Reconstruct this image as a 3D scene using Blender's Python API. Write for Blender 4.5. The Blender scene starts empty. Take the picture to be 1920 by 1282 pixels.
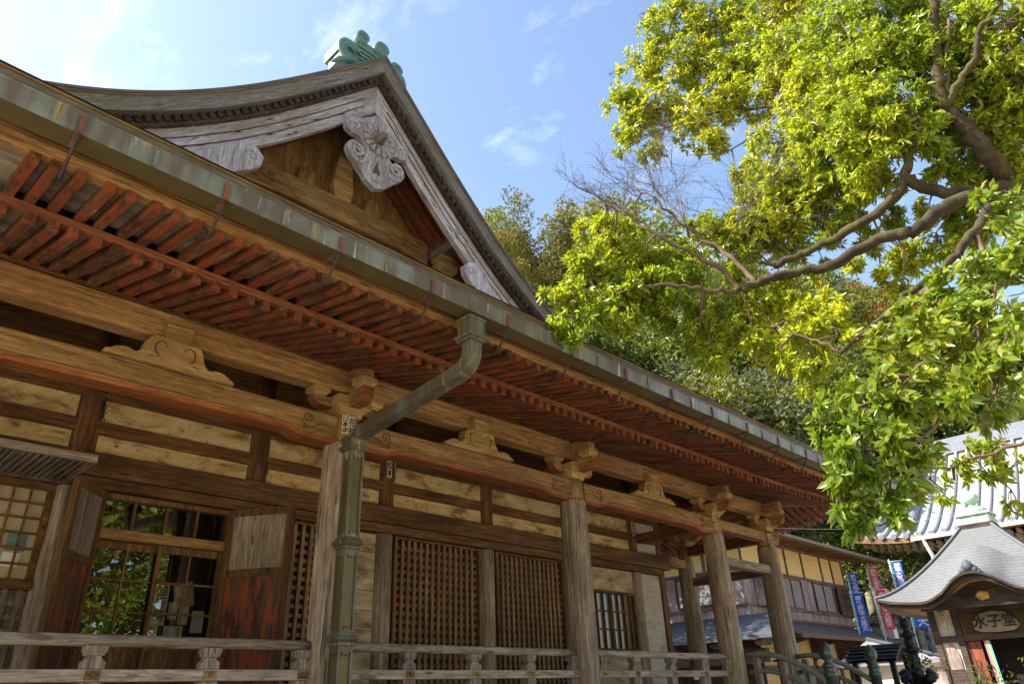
import bpy, bmesh, math, random
import numpy as np
from mathutils import Vector, Matrix
R = math.radians
SC = bpy.context.scene
COL = SC.collection

# ------------------------------------------------------------------ camera
CAM = Vector((-4.0996, -6.5169, 1.5881))
CR, CU, CB = Vector((.70098, -.71225, -.03632)), Vector((-.29796, -.33919, .89229)), Vector((-.64776, -.61475, -.4501))
cd = bpy.data.cameras.new('camera'); cam = bpy.data.objects.new('camera', cd); COL.objects.link(cam)
cam.matrix_world = Matrix(((CR.x, CU.x, CB.x, CAM.x), (CR.y, CU.y, CB.y, CAM.y), (CR.z, CU.z, CB.z, CAM.z), (0, 0, 0, 1)))
cd.sensor_width = 36; cd.lens = 25.145; cd.clip_end = 3000; cd.clip_start = .05
SC.camera = cam
def ray(x, y):
    return (-CB + CR*((x-960)/1341.08) + CU*((641-y)/1341.08))
def atx(x, y, X): d = ray(x, y); return CAM + d*((X-CAM.x)/d.x)
def aty(x, y, Y): d = ray(x, y); return CAM + d*((Y-CAM.y)/d.y)
def atd(x, y, D): d = ray(x, y); return CAM + d*(D/math.hypot(d.x, d.y))

# ------------------------------------------------------------------ sky, sun, exposure
SUN_AZ, SUN_EL = -48, 42          # azimuth from +Y towards +X
w = bpy.data.worlds.new('World'); SC.world = w; w.use_nodes = True
nt = w.node_tree; nt.nodes.clear()
N = nt.nodes.new
out = N('ShaderNodeOutputWorld'); bg = N('ShaderNodeBackground'); sky = N('ShaderNodeTexSky')
sky.sky_type = 'NISHITA'; sky.sun_disc = False
sky.sun_elevation = R(SUN_EL); sky.sun_rotation = R(SUN_AZ)
sky.air_density = 1.0; sky.dust_density = 1.6; sky.ozone_density = 1.0; sky.altitude = 100
tc = N('ShaderNodeTexCoord'); mp = N('ShaderNodeMapping'); mp.inputs['Scale'].default_value = (5, 2.4, 7); mp.inputs['Rotation'].default_value = (0, R(24), R(40))
nz = N('ShaderNodeTexNoise'); nz.inputs['Scale'].default_value = 1.5; nz.inputs['Detail'].default_value = 9; nz.inputs['Roughness'].default_value = .62; nz.inputs['Distortion'].default_value = .35
cr = N('ShaderNodeValToRGB'); cr.color_ramp.elements[0].position = .53; cr.color_ramp.elements[1].position = .90
cr.color_ramp.elements[1].color = (.42, .42, .42, 1)
mx = N('ShaderNodeMix'); mx.data_type = 'RGBA'; mx.inputs[7].default_value = (6.3, 6.6, 7.0, 1)
nt.links.new(tc.outputs['Generated'], mp.inputs[0]); nt.links.new(mp.outputs[0], nz.inputs['Vector']); nt.links.new(nz.outputs[0], cr.inputs[0])
nt.links.new(cr.outputs[0], mx.inputs[0]); nt.links.new(sky.outputs[0], mx.inputs[6]); nt.links.new(mx.outputs[2], bg.inputs[0])
bg.inputs[1].default_value = .128
nt.links.new(bg.outputs[0], out.inputs[0])
sl = bpy.data.lights.new('sun', 'SUN'); sl.energy = 4.7; sl.angle = R(.5); sl.color = (1, .93, .8)
sun = bpy.data.objects.new('sun', sl); COL.objects.link(sun)
sd = Vector((math.sin(R(SUN_AZ))*math.cos(R(SUN_EL)), math.cos(R(SUN_AZ))*math.cos(R(SUN_EL)), math.sin(R(SUN_EL))))
sun.rotation_euler = sd.to_track_quat('Z', 'Y').to_euler(); sun.location = sd*80
SC.view_settings.view_transform = 'Standard'; SC.view_settings.look = 'None'; SC.view_settings.gamma = 1
SC.view_settings.exposure = 1.6
SC.cycles.max_bounces = 8; SC.cycles.diffuse_bounces = 4; SC.cycles.transparent_max_bounces = 12
SC.cycles.sample_clamp_indirect = 6; SC.cycles.caustics_reflective = False; SC.cycles.caustics_refractive = False
SC.cycles.use_denoising = True

# ------------------------------------------------------------------ materials
M = {}
def newmat(name):
    m = bpy.data.materials.new(name); m.use_nodes = True
    t = m.node_tree; t.nodes.clear()
    o = t.nodes.new('ShaderNodeOutputMaterial'); b = t.nodes.new('ShaderNodeBsdfPrincipled')
    t.links.new(b.outputs[0], o.inputs[0]); M[name] = m
    return m, t, b
def coords(t, scale, rnd=True, src='Object'):
    tc = t.nodes.new('ShaderNodeTexCoord'); v = tc.outputs[src]
    if rnd:
        oi = t.nodes.new('ShaderNodeObjectInfo'); a = t.nodes.new('ShaderNodeVectorMath'); a.operation = 'ADD'
        mu = t.nodes.new('ShaderNodeMath'); mu.operation = 'MULTIPLY'; mu.inputs[1].default_value = 37
        t.links.new(oi.outputs['Random'], mu.inputs[0]); t.links.new(v, a.inputs[0]); t.links.new(mu.outputs[0], a.inputs[1]); v = a.outputs[0]
    m = t.nodes.new('ShaderNodeMapping'); m.inputs['Scale'].default_value = scale
    t.links.new(v, m.inputs[0]); return m.outputs[0]
def noise(t, vec, scale=1, detail=6, rough=.6, dist=0):
    n = t.nodes.new('ShaderNodeTexNoise'); n.inputs['Scale'].default_value = scale; n.inputs['Detail'].default_value = detail
    n.inputs['Roughness'].default_value = rough; n.inputs['Distortion'].default_value = dist
    t.links.new(vec, n.inputs['Vector']); return n.outputs[0]
def ramp(t, fac, stops):
    r = t.nodes.new('ShaderNodeValToRGB'); e = r.color_ramp.elements
    while len(e) < len(stops): e.new(.5)
    for i, (p, c) in enumerate(stops):
        e[i].position = p; e[i].color = (*c, 1) if len(c) == 3 else c
    t.links.new(fac, r.inputs[0]); return r.outputs[0]
def mix(t, fac, a, b, mode='MIX'):
    m = t.nodes.new('ShaderNodeMix'); m.data_type = 'RGBA'; m.blend_type = mode
    for sock, v in ((0, fac), (6, a), (7, b)):
        if isinstance(v, (int, float)): m.inputs[sock].default_value = v
        elif isinstance(v, tuple): m.inputs[sock].default_value = (*v, 1)
        else: t.links.new(v, m.inputs[sock])
    return m.outputs[2]
def bump(t, b, h, s=.3, d=.01):
    n = t.nodes.new('ShaderNodeBump'); n.inputs['Strength'].default_value = s; n.inputs['Distance'].default_value = d
    t.links.new(h, n.inputs['Height']); t.links.new(n.outputs[0], b.inputs['Normal'])
def sc(axis, along, across):
    return tuple(along if a == axis else across for a in 'xyz')
def wood(name, axis, dark, mid, light, paint=None, pamt=.5, rough=.75, crack=.5, stain=None, gs=1.0, bs=.35):
    """weathered timber: grain along one axis, cracks, stains, optionally remains of old paint"""
    m, t, b = newmat(name)
    v = coords(t, sc(axis, .9*gs, 16*gs))
    g = noise(t, v, 1.6, 9, .68, .35)
    base = ramp(t, g, [(.30, dark), (.48, mid), (.68, light)])
    v2 = coords(t, sc(axis, .8, 2.6)); big = noise(t, v2, 1.3, 5, .6, .3)
    base = mix(t, ramp(t, big, [(.40, (0, 0, 0)), (.66, (.75, .75, .75))]), base, stain or tuple(c*.55 for c in dark))
    v3 = coords(t, sc(axis, 1.1*gs, 34*gs)); ck = noise(t, v3, 1.5, 3, .5, .6)
    ckf = ramp(t, ck, [(.32, (1, 1, 1)), (.385, (0, 0, 0))])
    base = mix(t, mix(t, crack, (0, 0, 0), ckf), base, tuple(c*.25 for c in dark))
    fl = noise(t, coords(t, sc(axis, 5*gs, 42*gs)), 1.4, 4, .65)      # short pale and dark flecks in the grain
    base = mix(t, 1.0, base, ramp(t, fl, [(.34, (.68, .65, .62)), (.5, (.98, .98, .98)), (.66, (1.26, 1.24, 1.2))]), 'MULTIPLY')
    h = mix(t, .5, g, fl)
    if paint:
        v4 = coords(t, sc(axis, 1.6, 7)); pn = noise(t, v4, 1.5, 8, .7, .4)
        pf = ramp(t, pn, [(.29+pamt*.35, (1, 1, 1)), (.35+pamt*.35, (0, 0, 0))])
        pc = mix(t, ramp(t, g, [(.3, (0, 0, 0)), (.75, (1, 1, 1))]), tuple(c*.6 for c in paint), paint)
        base = mix(t, pf, base, pc)
    vk = t.nodes.new('ShaderNodeTexVoronoi'); vk.feature = 'F1'; vk.inputs['Scale'].default_value = 1.0; t.links.new(coords(t, sc(axis, 1.3, 5.5)), vk.inputs['Vector'])
    base = mix(t, ramp(t, vk.outputs['Distance'], [(.05, (.8, .8, .8)), (.11, (0, 0, 0))]), base, tuple(c*.45 for c in dark))      # knots
    oi = t.nodes.new('ShaderNodeObjectInfo'); base = mix(t, 1.0, base, ramp(t, oi.outputs['Random'], [(0, (.74, .73, .72)), (.5, (.95, .94, .92)), (1, (1.16, 1.12, 1.08))]), 'MULTIPLY')      # each piece its own tone
    t.links.new(base, b.inputs['Base Color']); b.inputs['Roughness'].default_value = rough
    b.inputs['Specular IOR Level'].default_value = .25
    bump(t, b, h, bs, .012)
    return m
for ax in 'xyz':
    wood('oak_'+ax, ax, (.13, .066, .023), (.29, .165, .062), (.44, .285, .125), stain=(.16, .075, .026), crack=.7)
    wood('brown_'+ax, ax, (.05, .024, .009), (.155, .078, .028), (.29, .165, .066), stain=(.06, .027, .010), paint=(.24, .075, .025), pamt=.24)
    wood('red_'+ax, ax, (.05, .026, .013), (.12, .055, .026), (.28, .165, .09), paint=(.285, .07, .027), pamt=.50, stain=(.05, .025, .013), gs=.6, crack=.3)
    wood('grey_'+ax, ax, (.09, .07, .058), (.24, .19, .155), (.42, .36, .31), stain=(.15, .11, .085), crack=.75)
    wood('pale_'+ax, ax, (.26, .245, .265), (.47, .45, .49), (.64, .62, .68), stain=(.26, .215, .19), crack=.9)
    wood('door_'+ax, ax, (.05, .028, .02), (.11, .055, .035), (.19, .10, .065), paint=(.33, .075, .03), pamt=.45)
wood('column_wood', 'z', (.10, .075, .06), (.33, .26, .20), (.58, .49, .42), stain=(.17, .115, .075), crack=.8, gs=.9)
wood('neck_wood', 'z', (.15, .085, .035), (.31, .195, .085), (.46, .32, .16), stain=(.24, .11, .045))
wood('carving', 'x', (.24, .145, .05), (.42, .275, .105), (.55, .39, .17), stain=(.25, .14, .045))
wood('plank_ceiling', 'x', (.19, .16, .115), (.36, .31, .235), (.50, .45, .36), crack=.5)
wood('soffit_red', 'x', (.14, .05, .02), (.30, .095, .03), (.40, .15, .05), stain=(.16, .06, .025))
wood('fascia_red', 'x', (.17, .06, .028), (.34, .115, .05), (.45, .19, .09), stain=(.18, .065, .03))
wood('rail_wood', 'x', (.17, .14, .11), (.34, .30, .25), (.55, .50, .44), stain=(.20, .15, .105), paint=(.24, .15, .10), pamt=.30)
wood('roof_edge', 'x', (.065, .06, .06), (.155, .142, .142), (.28, .265, .27), stain=(.125, .12, .05), gs=1.4)
wood('house_board', 'z', (.24, .18, .16), (.42, .34, .32), (.52, .44, .42), crack=.3)
wood('house_trim', 'x', (.10, .055, .045), (.20, .115, .10), (.28, .18, .16), crack=.3)
wood('hall_trim', 'y', (.03, .021, .015), (.07, .05, .037), (.13, .098, .073), crack=.3)
wood('lath', 'z', (.085, .045, .02), (.22, .125, .06), (.36, .23, .125), stain=(.15, .085, .05), crack=.3)

def simple(name, col, rough=.7, metal=0, var=.25, scale=(3, 3, 3), bmp=0, col2=None, spec=.4, detail=6):
    m, t, b = newmat(name)
    n = noise(t, coords(t, scale), 1, detail, .62)
    c2 = col2 or tuple(c*(1-var) for c in col)
    t.links.new(ramp(t, n, [(.35, c2), (.65, col)]), b.inputs['Base Color'])
    b.inputs['Roughness'].default_value = rough; b.inputs['Metallic'].default_value = metal; b.inputs['Specular IOR Level'].default_value = spec
    if bmp: bump(t, b, n, bmp, .02)
    return m
def plaster(name, light, mid, dark, amt=.5):
    m, t, b = newmat(name)
    n1 = noise(t, coords(t, (1.4, 1.4, 3.2)), 1.6, 8, .68, .4)
    c = ramp(t, n1, [(.34+.1*amt-.05, dark), (.45+.1*amt-.05, mid), (.60+.1*amt-.05, light)])
    n2 = noise(t, coords(t, (22, 22, 22)), 1, 4, .6)
    c = mix(t, ramp(t, n2, [(.28, (1, 1, 1)), (.36, (0, 0, 0))]), c, tuple(x*.45 for x in dark))
    n3 = noise(t, coords(t, (1.2, 3, 45)), 1, 4, .6); c = mix(t, .25, c, ramp(t, n3, [(.3, (.35, .3, .25)), (.7, (1, 1, 1))]), 'MULTIPLY')
    t.links.new(c, b.inputs['Base Color']); b.inputs['Roughness'].default_value = .9; b.inputs['Specular IOR Level'].default_value = .2
    bump(t, b, n3, .2, .01)
plaster('white_panel', (.76, .60, .33), (.60, .43, .19), (.27, .15, .06), .95)
plaster('end_panel', (.55, .50, .41), (.46, .41, .33), (.28, .22, .15), .35)
plaster('plank_panel', (.52, .42, .29), (.38, .28, .17), (.20, .125, .07), .6)
plaster('ochre_wall', (.82, .60, .25), (.78, .56, .22), (.66, .46, .18), .1)

def copper(name, axis='x', green=(.27, .37, .31), brown=(.155, .125, .095), amt=.5, streak=True):
    m, t, b = newmat(name)
    s = {'x': (4.5, 4.5, .5), 'z': (8, 8, .5)}[axis] if streak else (3, 3, 3)
    n = noise(t, coords(t, s), 1.1, 8, .68, .25); n2 = noise(t, coords(t, (1.1, 1.1, 1.1)), 1.3, 5, .6)
    f = t.nodes.new('ShaderNodeMath'); f.operation = 'ADD'; t.links.new(n, f.inputs[0]); t.links.new(n2, f.inputs[1])
    h = t.nodes.new('ShaderNodeMath'); h.operation = 'MULTIPLY'; h.inputs[1].default_value = .5; t.links.new(f.outputs[0], h.inputs[0])
    c = ramp(t, h.outputs[0], [(.54-.2*amt, brown), (.63-.2*amt, tuple((a+q)/2 for a, q in zip(green, brown))), (.75-.2*amt, green)])
    n3 = noise(t, coords(t, (11, 11, .3)), 1.0, 3, .5); c = mix(t, ramp(t, n3, [(.63, (0, 0, 0)), (.70, (.8, .8, .8))]), c, (.40, .29, .07))
    n4 = noise(t, coords(t, (16, 16, .35)), 1.0, 3, .5); c = mix(t, ramp(t, n4, [(.66, (0, 0, 0)), (.74, (.6, .6, .6))]), c, (.55, .62, .58))
    t.links.new(c, b.inputs['Base Color']); b.inputs['Roughness'].default_value = .55; b.inputs['Metallic'].default_value = .25
    bump(t, b, n, .12, .01)
copper('copper_gutter', green=(.23, .30, .26), brown=(.125, .10, .075), amt=.45)
copper('copper_pipe', 'z', (.20, .25, .20), (.105, .085, .05), .30)
simple('copper_olive', (.15, .115, .045), .5, .35, .35, (1.5, 1.5, 1.5))
simple('copper_lip', (.34, .21, .09), .5, .3, .5, (3, 3, 3))
simple('verdigris', (.15, .275, .235), .5, .15, .35, (5, 5, 5), .1)
simple('verdigris_pale', (.42, .58, .44), .5, .15, .3, (4, 4, 4), .1)
simple('oni_rim', (.16, .30, .28), .5, .2, .3, (5, 5, 5))
simple('rust', (.26, .09, .04), .8, .2, .6, (20, 20, 9), .3, (.07, .045, .05))
simple('rust_dark', (.075, .045, .035), .7, .3, .5, (14, 14, 14))
simple('dark_void', (.012, .009, .007), .9, 0, .4)
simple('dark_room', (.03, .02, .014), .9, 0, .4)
simple('ink', (.015, .012, .01), .8)
simple('carved_line', (.10, .06, .028), .9)
simple('paper', (.66, .58, .42), .9, 0, .15, (6, 6, 6))
simple('paper_white', (.72, .68, .60), .9, 0, .12, (6, 6, 6))
simple('paper_tan', (.52, .36, .17), .9, 0, .2, (6, 6, 6))
simple('shoji', (.52, .43, .26), .85, 0, .22, (2, 2, 2))
simple('tile_grey', (.30, .31, .33), .38, 0, .22, (9, 9, 9), .1)
simple('tile_dark', (.07, .08, .10), .7, 0, .3, (6, 6, 6), .1)
simple('tile_lead', (.20, .22, .26), .45, 0, .3, (7, 7, 7))
simple('gable_end_cream', (.62, .52, .38), .7, 0, .2)
simple('white_wall', (.60, .55, .49), .9, 0, .15, (2, 2, 2))
simple('bronze', (.075, .085, .075), .38, .6, .4, (6, 6, 6), .1, (.11, .15, .12))
simple('bronze_black', (.03, .038, .045), .4, .5, .4, (5, 5, 5), .15)
simple('handrail_green', (.22, .24, .17), .6, 0, .35, (4, 4, 12), .15)
simple('stone', (.33, .30, .26), .95, 0, .45, (5, 5, 5), .5)
simple('stone_moss', (.20, .21, .10), .95, 0, .5, (4, 4, 4), .6, (.16, .13, .10))
simple('rubble', (.30, .285, .27), .95, 0, .6, (3.5, 3.5, 3.5), .8, (.10, .095, .09), detail=9)
simple('banner_blue', (.012, .085, .52), .75, 0, .12)
simple('banner_red', (.72, .035, .04), .75, 0, .12)
simple('banner_edge', (.05, .36, .16), .75, 0, .12)
simple('cloth_white', (.85, .83, .82), .8, 0, .06)
simple('cloth_yellow', (.72, .55, .06), .8, 0, .1)
simple('cloth_teal', (.10, .38, .42), .8, 0, .1)
simple('cloth_violet', (.35, .14, .32), .8, 0, .1)
simple('pole_white', (.72, .72, .70), .4)
simple('gold', (.50, .31, .07), .45, .4, .3, (9, 9, 9))
simple('carved_cream', (.50, .41, .28), .8, 0, .4, (9, 9, 9), .3, (.25, .19, .12))
simple('sign_wood', (.25, .185, .13), .8, 0, .3, (3, 9, 2))
simple('roof_slate', (.24, .23, .26), .6, 0, .25, (5, 5, 5))
simple('roof_brown', (.13, .10, .095), .55, 0, .3, (3, 3, 3))
simple('gutter_brown', (.16, .10, .065), .45, .1, .2)
simple('bark_grey', (.28, .22, .16), .95, 0, .5, (9, 9, 3), .6, (.12, .10, .06))
simple('twig_brown', (.15, .10, .06), .9, 0, .4, (6, 6, 6))
simple('twig_pale', (.14, .11, .085), .9, 0, .3, (6, 6, 6))
simple('wire', (.45, .45, .5), .5)
simple('porcelain', (.85, .83, .78), .25)
simple('flame_orange', (.85, .22, .02), .7)
# bark with moss patches
m, t, b = newmat('bark_moss')
n = noise(t, coords(t, (9, 9, 9), False), 1, 8, .65); n2 = noise(t, coords(t, (2.2, 2.2, 2.2), False), 1, 6, .65)
c = ramp(t, n, [(.3, (.014, .009, .005)), (.55, (.042, .027, .014)), (.72, (.09, .06, .033))])
c = mix(t, ramp(t, n2, [(.45, (0, 0, 0)), (.58, (.85, .85, .85))]), c, (.065, .062, .012))
t.links.new(c, b.inputs['Base Color']); b.inputs['Roughness'].default_value = .95; bump(t, b, n, .7, .03)
# glass
def glass(name, tint, ior, rough=0.0, col=(.02, .02, .02), through=.0):
    m = bpy.data.materials.new(name); m.use_nodes = True; t = m.node_tree; t.nodes.clear(); M[name] = m
    o = t.nodes.new('ShaderNodeOutputMaterial'); mxs = t.nodes.new('ShaderNodeMixShader'); gl = t.nodes.new('ShaderNodeBsdfGlossy')
    fr = t.nodes.new('ShaderNodeFresnel'); fr.inputs[0].default_value = ior; gl.inputs['Roughness'].default_value = rough
    if through:
        tr = t.nodes.new('ShaderNodeBsdfTransparent'); tr.inputs[0].default_value = (*tint, 1)
    else:
        tr = t.nodes.new('ShaderNodeBsdfDiffuse'); tr.inputs[0].default_value = (*col, 1)
    t.links.new(fr.outputs[0], mxs.inputs[0]); t.links.new(tr.outputs[0], mxs.inputs[1]); t.links.new(gl.outputs[0], mxs.inputs[2]); t.links.new(mxs.outputs[0], o.inputs[0])
glass('door_glass', (.88, .9, .88), 1.85, 0, through=1)
glass('frost_glass', (1, 1, 1), 1.6, .08, (.16, .15, .11))
glass('house_glass', (1, 1, 1), 1.7, .01, (.30, .27, .25))
# leaves
def leafmat(name, stops, trans=.45, rough=.38, spec=.5):
    m = bpy.data.materials.new(name); m.use_nodes = True; t = m.node_tree; t.nodes.clear(); M[name] = m
    o = t.nodes.new('ShaderNodeOutputMaterial'); b = t.nodes.new('ShaderNodeBsdfPrincipled'); tr = t.nodes.new('ShaderNodeBsdfTranslucent'); ms = t.nodes.new('ShaderNodeMixShader')
    g = t.nodes.new('ShaderNodeNewGeometry')
    oi = t.nodes.new('ShaderNodeObjectInfo')
    nb = noise(t, coords(t, (.55, .55, .55), True), 1, 3, .5)
    a1 = t.nodes.new('ShaderNodeMath'); a1.operation = 'MULTIPLY_ADD'; a1.inputs[1].default_value = .36
    t.links.new(g.outputs['Random Per Island'], a1.inputs[0])
    a2 = t.nodes.new('ShaderNodeMath'); a2.operation = 'MULTIPLY'; a2.inputs[1].default_value = .86; t.links.new(nb, a2.inputs[0]); t.links.new(a2.outputs[0], a1.inputs[2])
    a3 = t.nodes.new('ShaderNodeMath'); a3.operation = 'MULTIPLY_ADD'; a3.inputs[1].default_value = .22; t.links.new(oi.outputs['Random'], a3.inputs[0]); t.links.new(a1.outputs[0], a3.inputs[2])
    c = ramp(t, a3.outputs[0], stops)
    t.links.new(c, b.inputs['Base Color']); b.inputs['Roughness'].default_value = rough; b.inputs['Specular IOR Level'].default_value = spec
    c2 = mix(t, 1.0, c, (1.25, 1.2, .45), 'MULTIPLY'); t.links.new(c2, tr.inputs[0])
    ms.inputs[0].default_value = trans
    t.links.new(b.outputs[0], ms.inputs[1]); t.links.new(tr.outputs[0], ms.inputs[2]); t.links.new(ms.outputs[0], o.inputs[0])
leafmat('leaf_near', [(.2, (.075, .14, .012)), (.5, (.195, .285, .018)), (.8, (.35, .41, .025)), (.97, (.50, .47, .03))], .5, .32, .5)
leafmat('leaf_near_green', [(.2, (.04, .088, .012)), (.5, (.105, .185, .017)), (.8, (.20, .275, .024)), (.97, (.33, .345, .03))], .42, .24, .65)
leafmat('leaf_cedar', [(.25, (.02, .046, .012)), (.6, (.055, .10, .02)), (.95, (.14, .16, .03))], .25, .7, .2)
leafmat('leaf_cedar_tan', [(.25, (.05, .075, .018)), (.6, (.13, .135, .03)), (.95, (.27, .185, .05))], .25, .7, .2)
leafmat('leaf_broad', [(.25, (.028, .052, .015)), (.6, (.075, .115, .022)), (.95, (.20, .225, .03))], .35, .5, .3)
leafmat('leaf_yellow', [(.25, (.05, .085, .016)), (.6, (.13, .165, .022)), (.95, (.28, .28, .035))], .4, .5, .3)
leafmat('leaf_olive', [(.25, (.04, .052, .028)), (.6, (.09, .105, .052)), (.95, (.165, .17, .09))], .25, .6, .3)
leafmat('leaf_rust', [(.25, (.10, .06, .022)), (.6, (.22, .11, .04)), (.95, (.34, .17, .06))], .3, .7, .2)

# ------------------------------------------------------------------ mesh helpers
class MB:
    def __init__(s): s.v = []; s.f = []; s.m = []; s.sm = []
    def add(s, vs, fs, mi=0, smooth=False):
        o = len(s.v); s.v += [tuple(v) for v in vs]
        for f in fs: s.f.append(tuple(i+o for i in f)); s.m.append(mi); s.sm.append(smooth)
    def box(s, a, b, mi=0, mat=None):
        x0, y0, z0 = a; x1, y1, z1 = b
        vs = [(x0, y0, z0), (x1, y0, z0), (x1, y1, z0), (x0, y1, z0), (x0, y0, z1), (x1, y0, z1), (x1, y1, z1), (x0, y1, z1)]
        if mat: vs = [mat @ Vector(v) for v in vs]
        s.add(vs, [(0, 3, 2, 1), (4, 5, 6, 7), (0, 1, 5, 4), (1, 2, 6, 5), (2, 3, 7, 6), (3, 0, 4, 7)], mi)
    def beam(s, p, q, wd, ht, mi=0, up=(0, 0, 1), off=0):
        """rectangular bar from p to q; off shifts it along its own up axis"""
        p, q = Vector(p), Vector(q); d = (q-p).normalized(); u = Vector(up); r = d.cross(u).normalized(); u = r.cross(d)
        vs = []
        for c in (p, q):
            for a, e in ((-1, -1), (1, -1), (1, 1), (-1, 1)): vs.append(c + r*(a*wd/2) + u*(e*ht/2+off))
        s.add(vs, [(0, 1, 2, 3), (7, 6, 5, 4), (0, 4, 5, 1), (1, 5, 6, 2), (2, 6, 7, 3), (3, 7, 4, 0)], mi)
    def tube(s, pts, rad, n=8, mi=0, cap=True, smooth=True):
        pts = [Vector(p) for p in pts]; rad = rad if isinstance(rad, (list, tuple)) else [rad]*len(pts)
        vs = []; ref = Vector((.31, .52, .79))
        for i, p in enumerate(pts):
            d = (pts[min(i+1, len(pts)-1)]-pts[max(i-1, 0)])
            if d.length < 1e-9: d = Vector((0, 0, 1))
            d.normalize(); r = d.cross(ref)
            if r.length < .05: r = d.cross(Vector((1, 0, 0)))
            r.normalize(); u = r.cross(d)
            for k in range(n):
                a = 2*math.pi*k/n; vs.append(p + (r*math.cos(a)+u*math.sin(a))*rad[i])
        fs = [(i*n+k, i*n+(k+1) % n, (i+1)*n+(k+1) % n, (i+1)*n+k) for i in range(len(pts)-1) for k in range(n)]
        s.add(vs, fs, mi, smooth)
        if cap: s.add(vs[:n], [tuple(range(n-1, -1, -1))], mi); s.add(vs[-n:], [tuple(range(n))], mi)
    def lathe(s, c, prof, n=24, mi=0, smooth=True, wob=0, seed=0):
        rn = random.Random(seed); ph = rn.random()*6; vs = []
        for r, z in prof:
            for k in range(n):
                a = 2*math.pi*k/n; rr = r*(1+wob*math.sin(2*a+ph+z*.6)+wob*.6*math.sin(5*a+z*1.7+ph))
                vs.append((c[0]+rr*math.cos(a), c[1]+rr*math.sin(a), c[2]+z))
        fs = [(i*n+k, i*n+(k+1) % n, (i+1)*n+(k+1) % n, (i+1)*n+k) for i in range(len(prof)-1) for k in range(n)]
        s.add(vs, fs, mi, smooth); s.add(vs[:n], [tuple(range(n-1, -1, -1))], mi); s.add(vs[-n:], [tuple(range(n))], mi)
    def prism(s, poly, a, b, plane='xz', mi=0, mi_side=None):
        """extrude a 2-D outline between a and b along the axis missing from plane"""
        def P(p, h):
            return {'xz': (p[0], h, p[1]), 'yz': (h, p[0], p[1]), 'xy': (p[0], p[1], h)}[plane]
        n = len(poly); vs = [P(p, a) for p in poly]+[P(p, b) for p in poly]
        s.add(vs, [tuple(range(n)), tuple(range(2*n-1, n-1, -1))], mi)
        s.add(vs, [(i, i+n, (i+1) % n+n, (i+1) % n) for i in range(n)], mi if mi_side is None else mi_side)
    def strip(s, A, B, mi=0, smooth=False):
        n = len(A); s.add(list(A)+list(B), [(i, i+1, n+i+1, n+i) for i in range(n-1)], mi, smooth)
    def build(s, name, mats, parent=None, bevel=0, fix=True):
        me = bpy.data.meshes.new(name); me.from_pydata(s.v, [], s.f)
        mats = mats if isinstance(mats, (list, tuple)) else [mats]
        for k in mats: me.materials.append(M[k])
        me.polygons.foreach_set('material_index', s.m); me.polygons.foreach_set('use_smooth', s.sm)
        if fix:
            bm = bmesh.new(); bm.from_mesh(me); bmesh.ops.remove_doubles(bm, verts=bm.verts, dist=1e-5); bmesh.ops.recalc_face_normals(bm, faces=bm.faces); bm.to_mesh(me); bm.free()
        me.update()
        o = bpy.data.objects.new(name, me); COL.objects.link(o)
        if parent: o.parent = parent
        if bevel:
            bv = o.modifiers.new('bevel', 'BEVEL'); bv.width = bevel; bv.segments = 2; bv.limit_method = 'ANGLE'; bv.angle_limit = R(40); bv.use_clamp_overlap = True
        return o
def tag(o, label=None, cat=None, group=None, kind=None):
    for k, v in (('label', label), ('category', cat), ('group', group), ('kind', kind)):
        if v: o[k] = v
    return o
def thing(name, label, cat, loc=(0, 0, 0), group=None):
    o = bpy.data.objects.new(name, None); o.location = loc; o.empty_display_size = .3; COL.objects.link(o)
    return tag(o, label, cat, group)
def copy_of(o, parent=None, loc=None):
    c = o.copy(); COL.objects.link(c)
    if parent: c.parent = parent
    if loc is not None: c.location = loc
    return c
def text_mesh(body, size, vertical=False, ext=.002, bold=.0):
    """characters as a flat mesh in XZ, centred on the origin, facing -Y"""
    cu = bpy.data.curves.new('t', 'FONT'); cu.body = '\n'.join(body) if vertical else body
    cu.size = size; cu.align_x = 'CENTER'; cu.align_y = 'CENTER'; cu.extrude = ext; cu.offset = bold; cu.space_line = .92; cu.resolution_u = 3
    ob = bpy.data.objects.new('t', cu); COL.objects.link(ob)
    dg = bpy.context.evaluated_depsgraph_get(); me = bpy.data.meshes.new_from_object(ob.evaluated_get(dg))
    bpy.data.objects.remove(ob); vs = [(v.co.x, -v.co.z, v.co.y) for v in me.vertices]; fs = [tuple(p.vertices) for p in me.polygons]
    bpy.data.meshes.remove(me); return vs, fs
def spiral(c, r0, turns, sgn=1, a0=0, n=26):
    return [(c[0]+sgn*r0*(1-.8*i/n)*math.cos(a0+turns*2*math.pi*i/n), c[1]+r0*(1-.8*i/n)*math.sin(a0+turns*2*math.pi*i/n)) for i in range(n+1)]

# ================================================================== main hall
HALL = thing('temple_hall', 'old weathered wooden temple hall with red rafters under deep eaves and a carved front gable', 'temple')
L = 3.9; PX = [-3.9, 0, 3.9, 7.8, 9.864]
WX = [-2.08+1.95*k for k in range(-2, 6)]          # wall posts
YW = 1.73; DECK = 1.36
ZKB, ZKT = 4.747, 5.016
def dz(x): return .26*max(0, (abs(x-1.8)-4.6)/6)**2+.022*min(1, ((x-1)/4)**2)
# ---- veranda deck and stone base
b = MB(); b.box((-9, -.42, 1.22), (10.5, 12, DECK)); b.build('veranda_deck', 'grey_x', HALL)
b = MB(); b.box((-8.8, -.2, .0), (10.3, 12, 1.2)); b.build('stone_base', 'stone', HALL)
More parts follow.
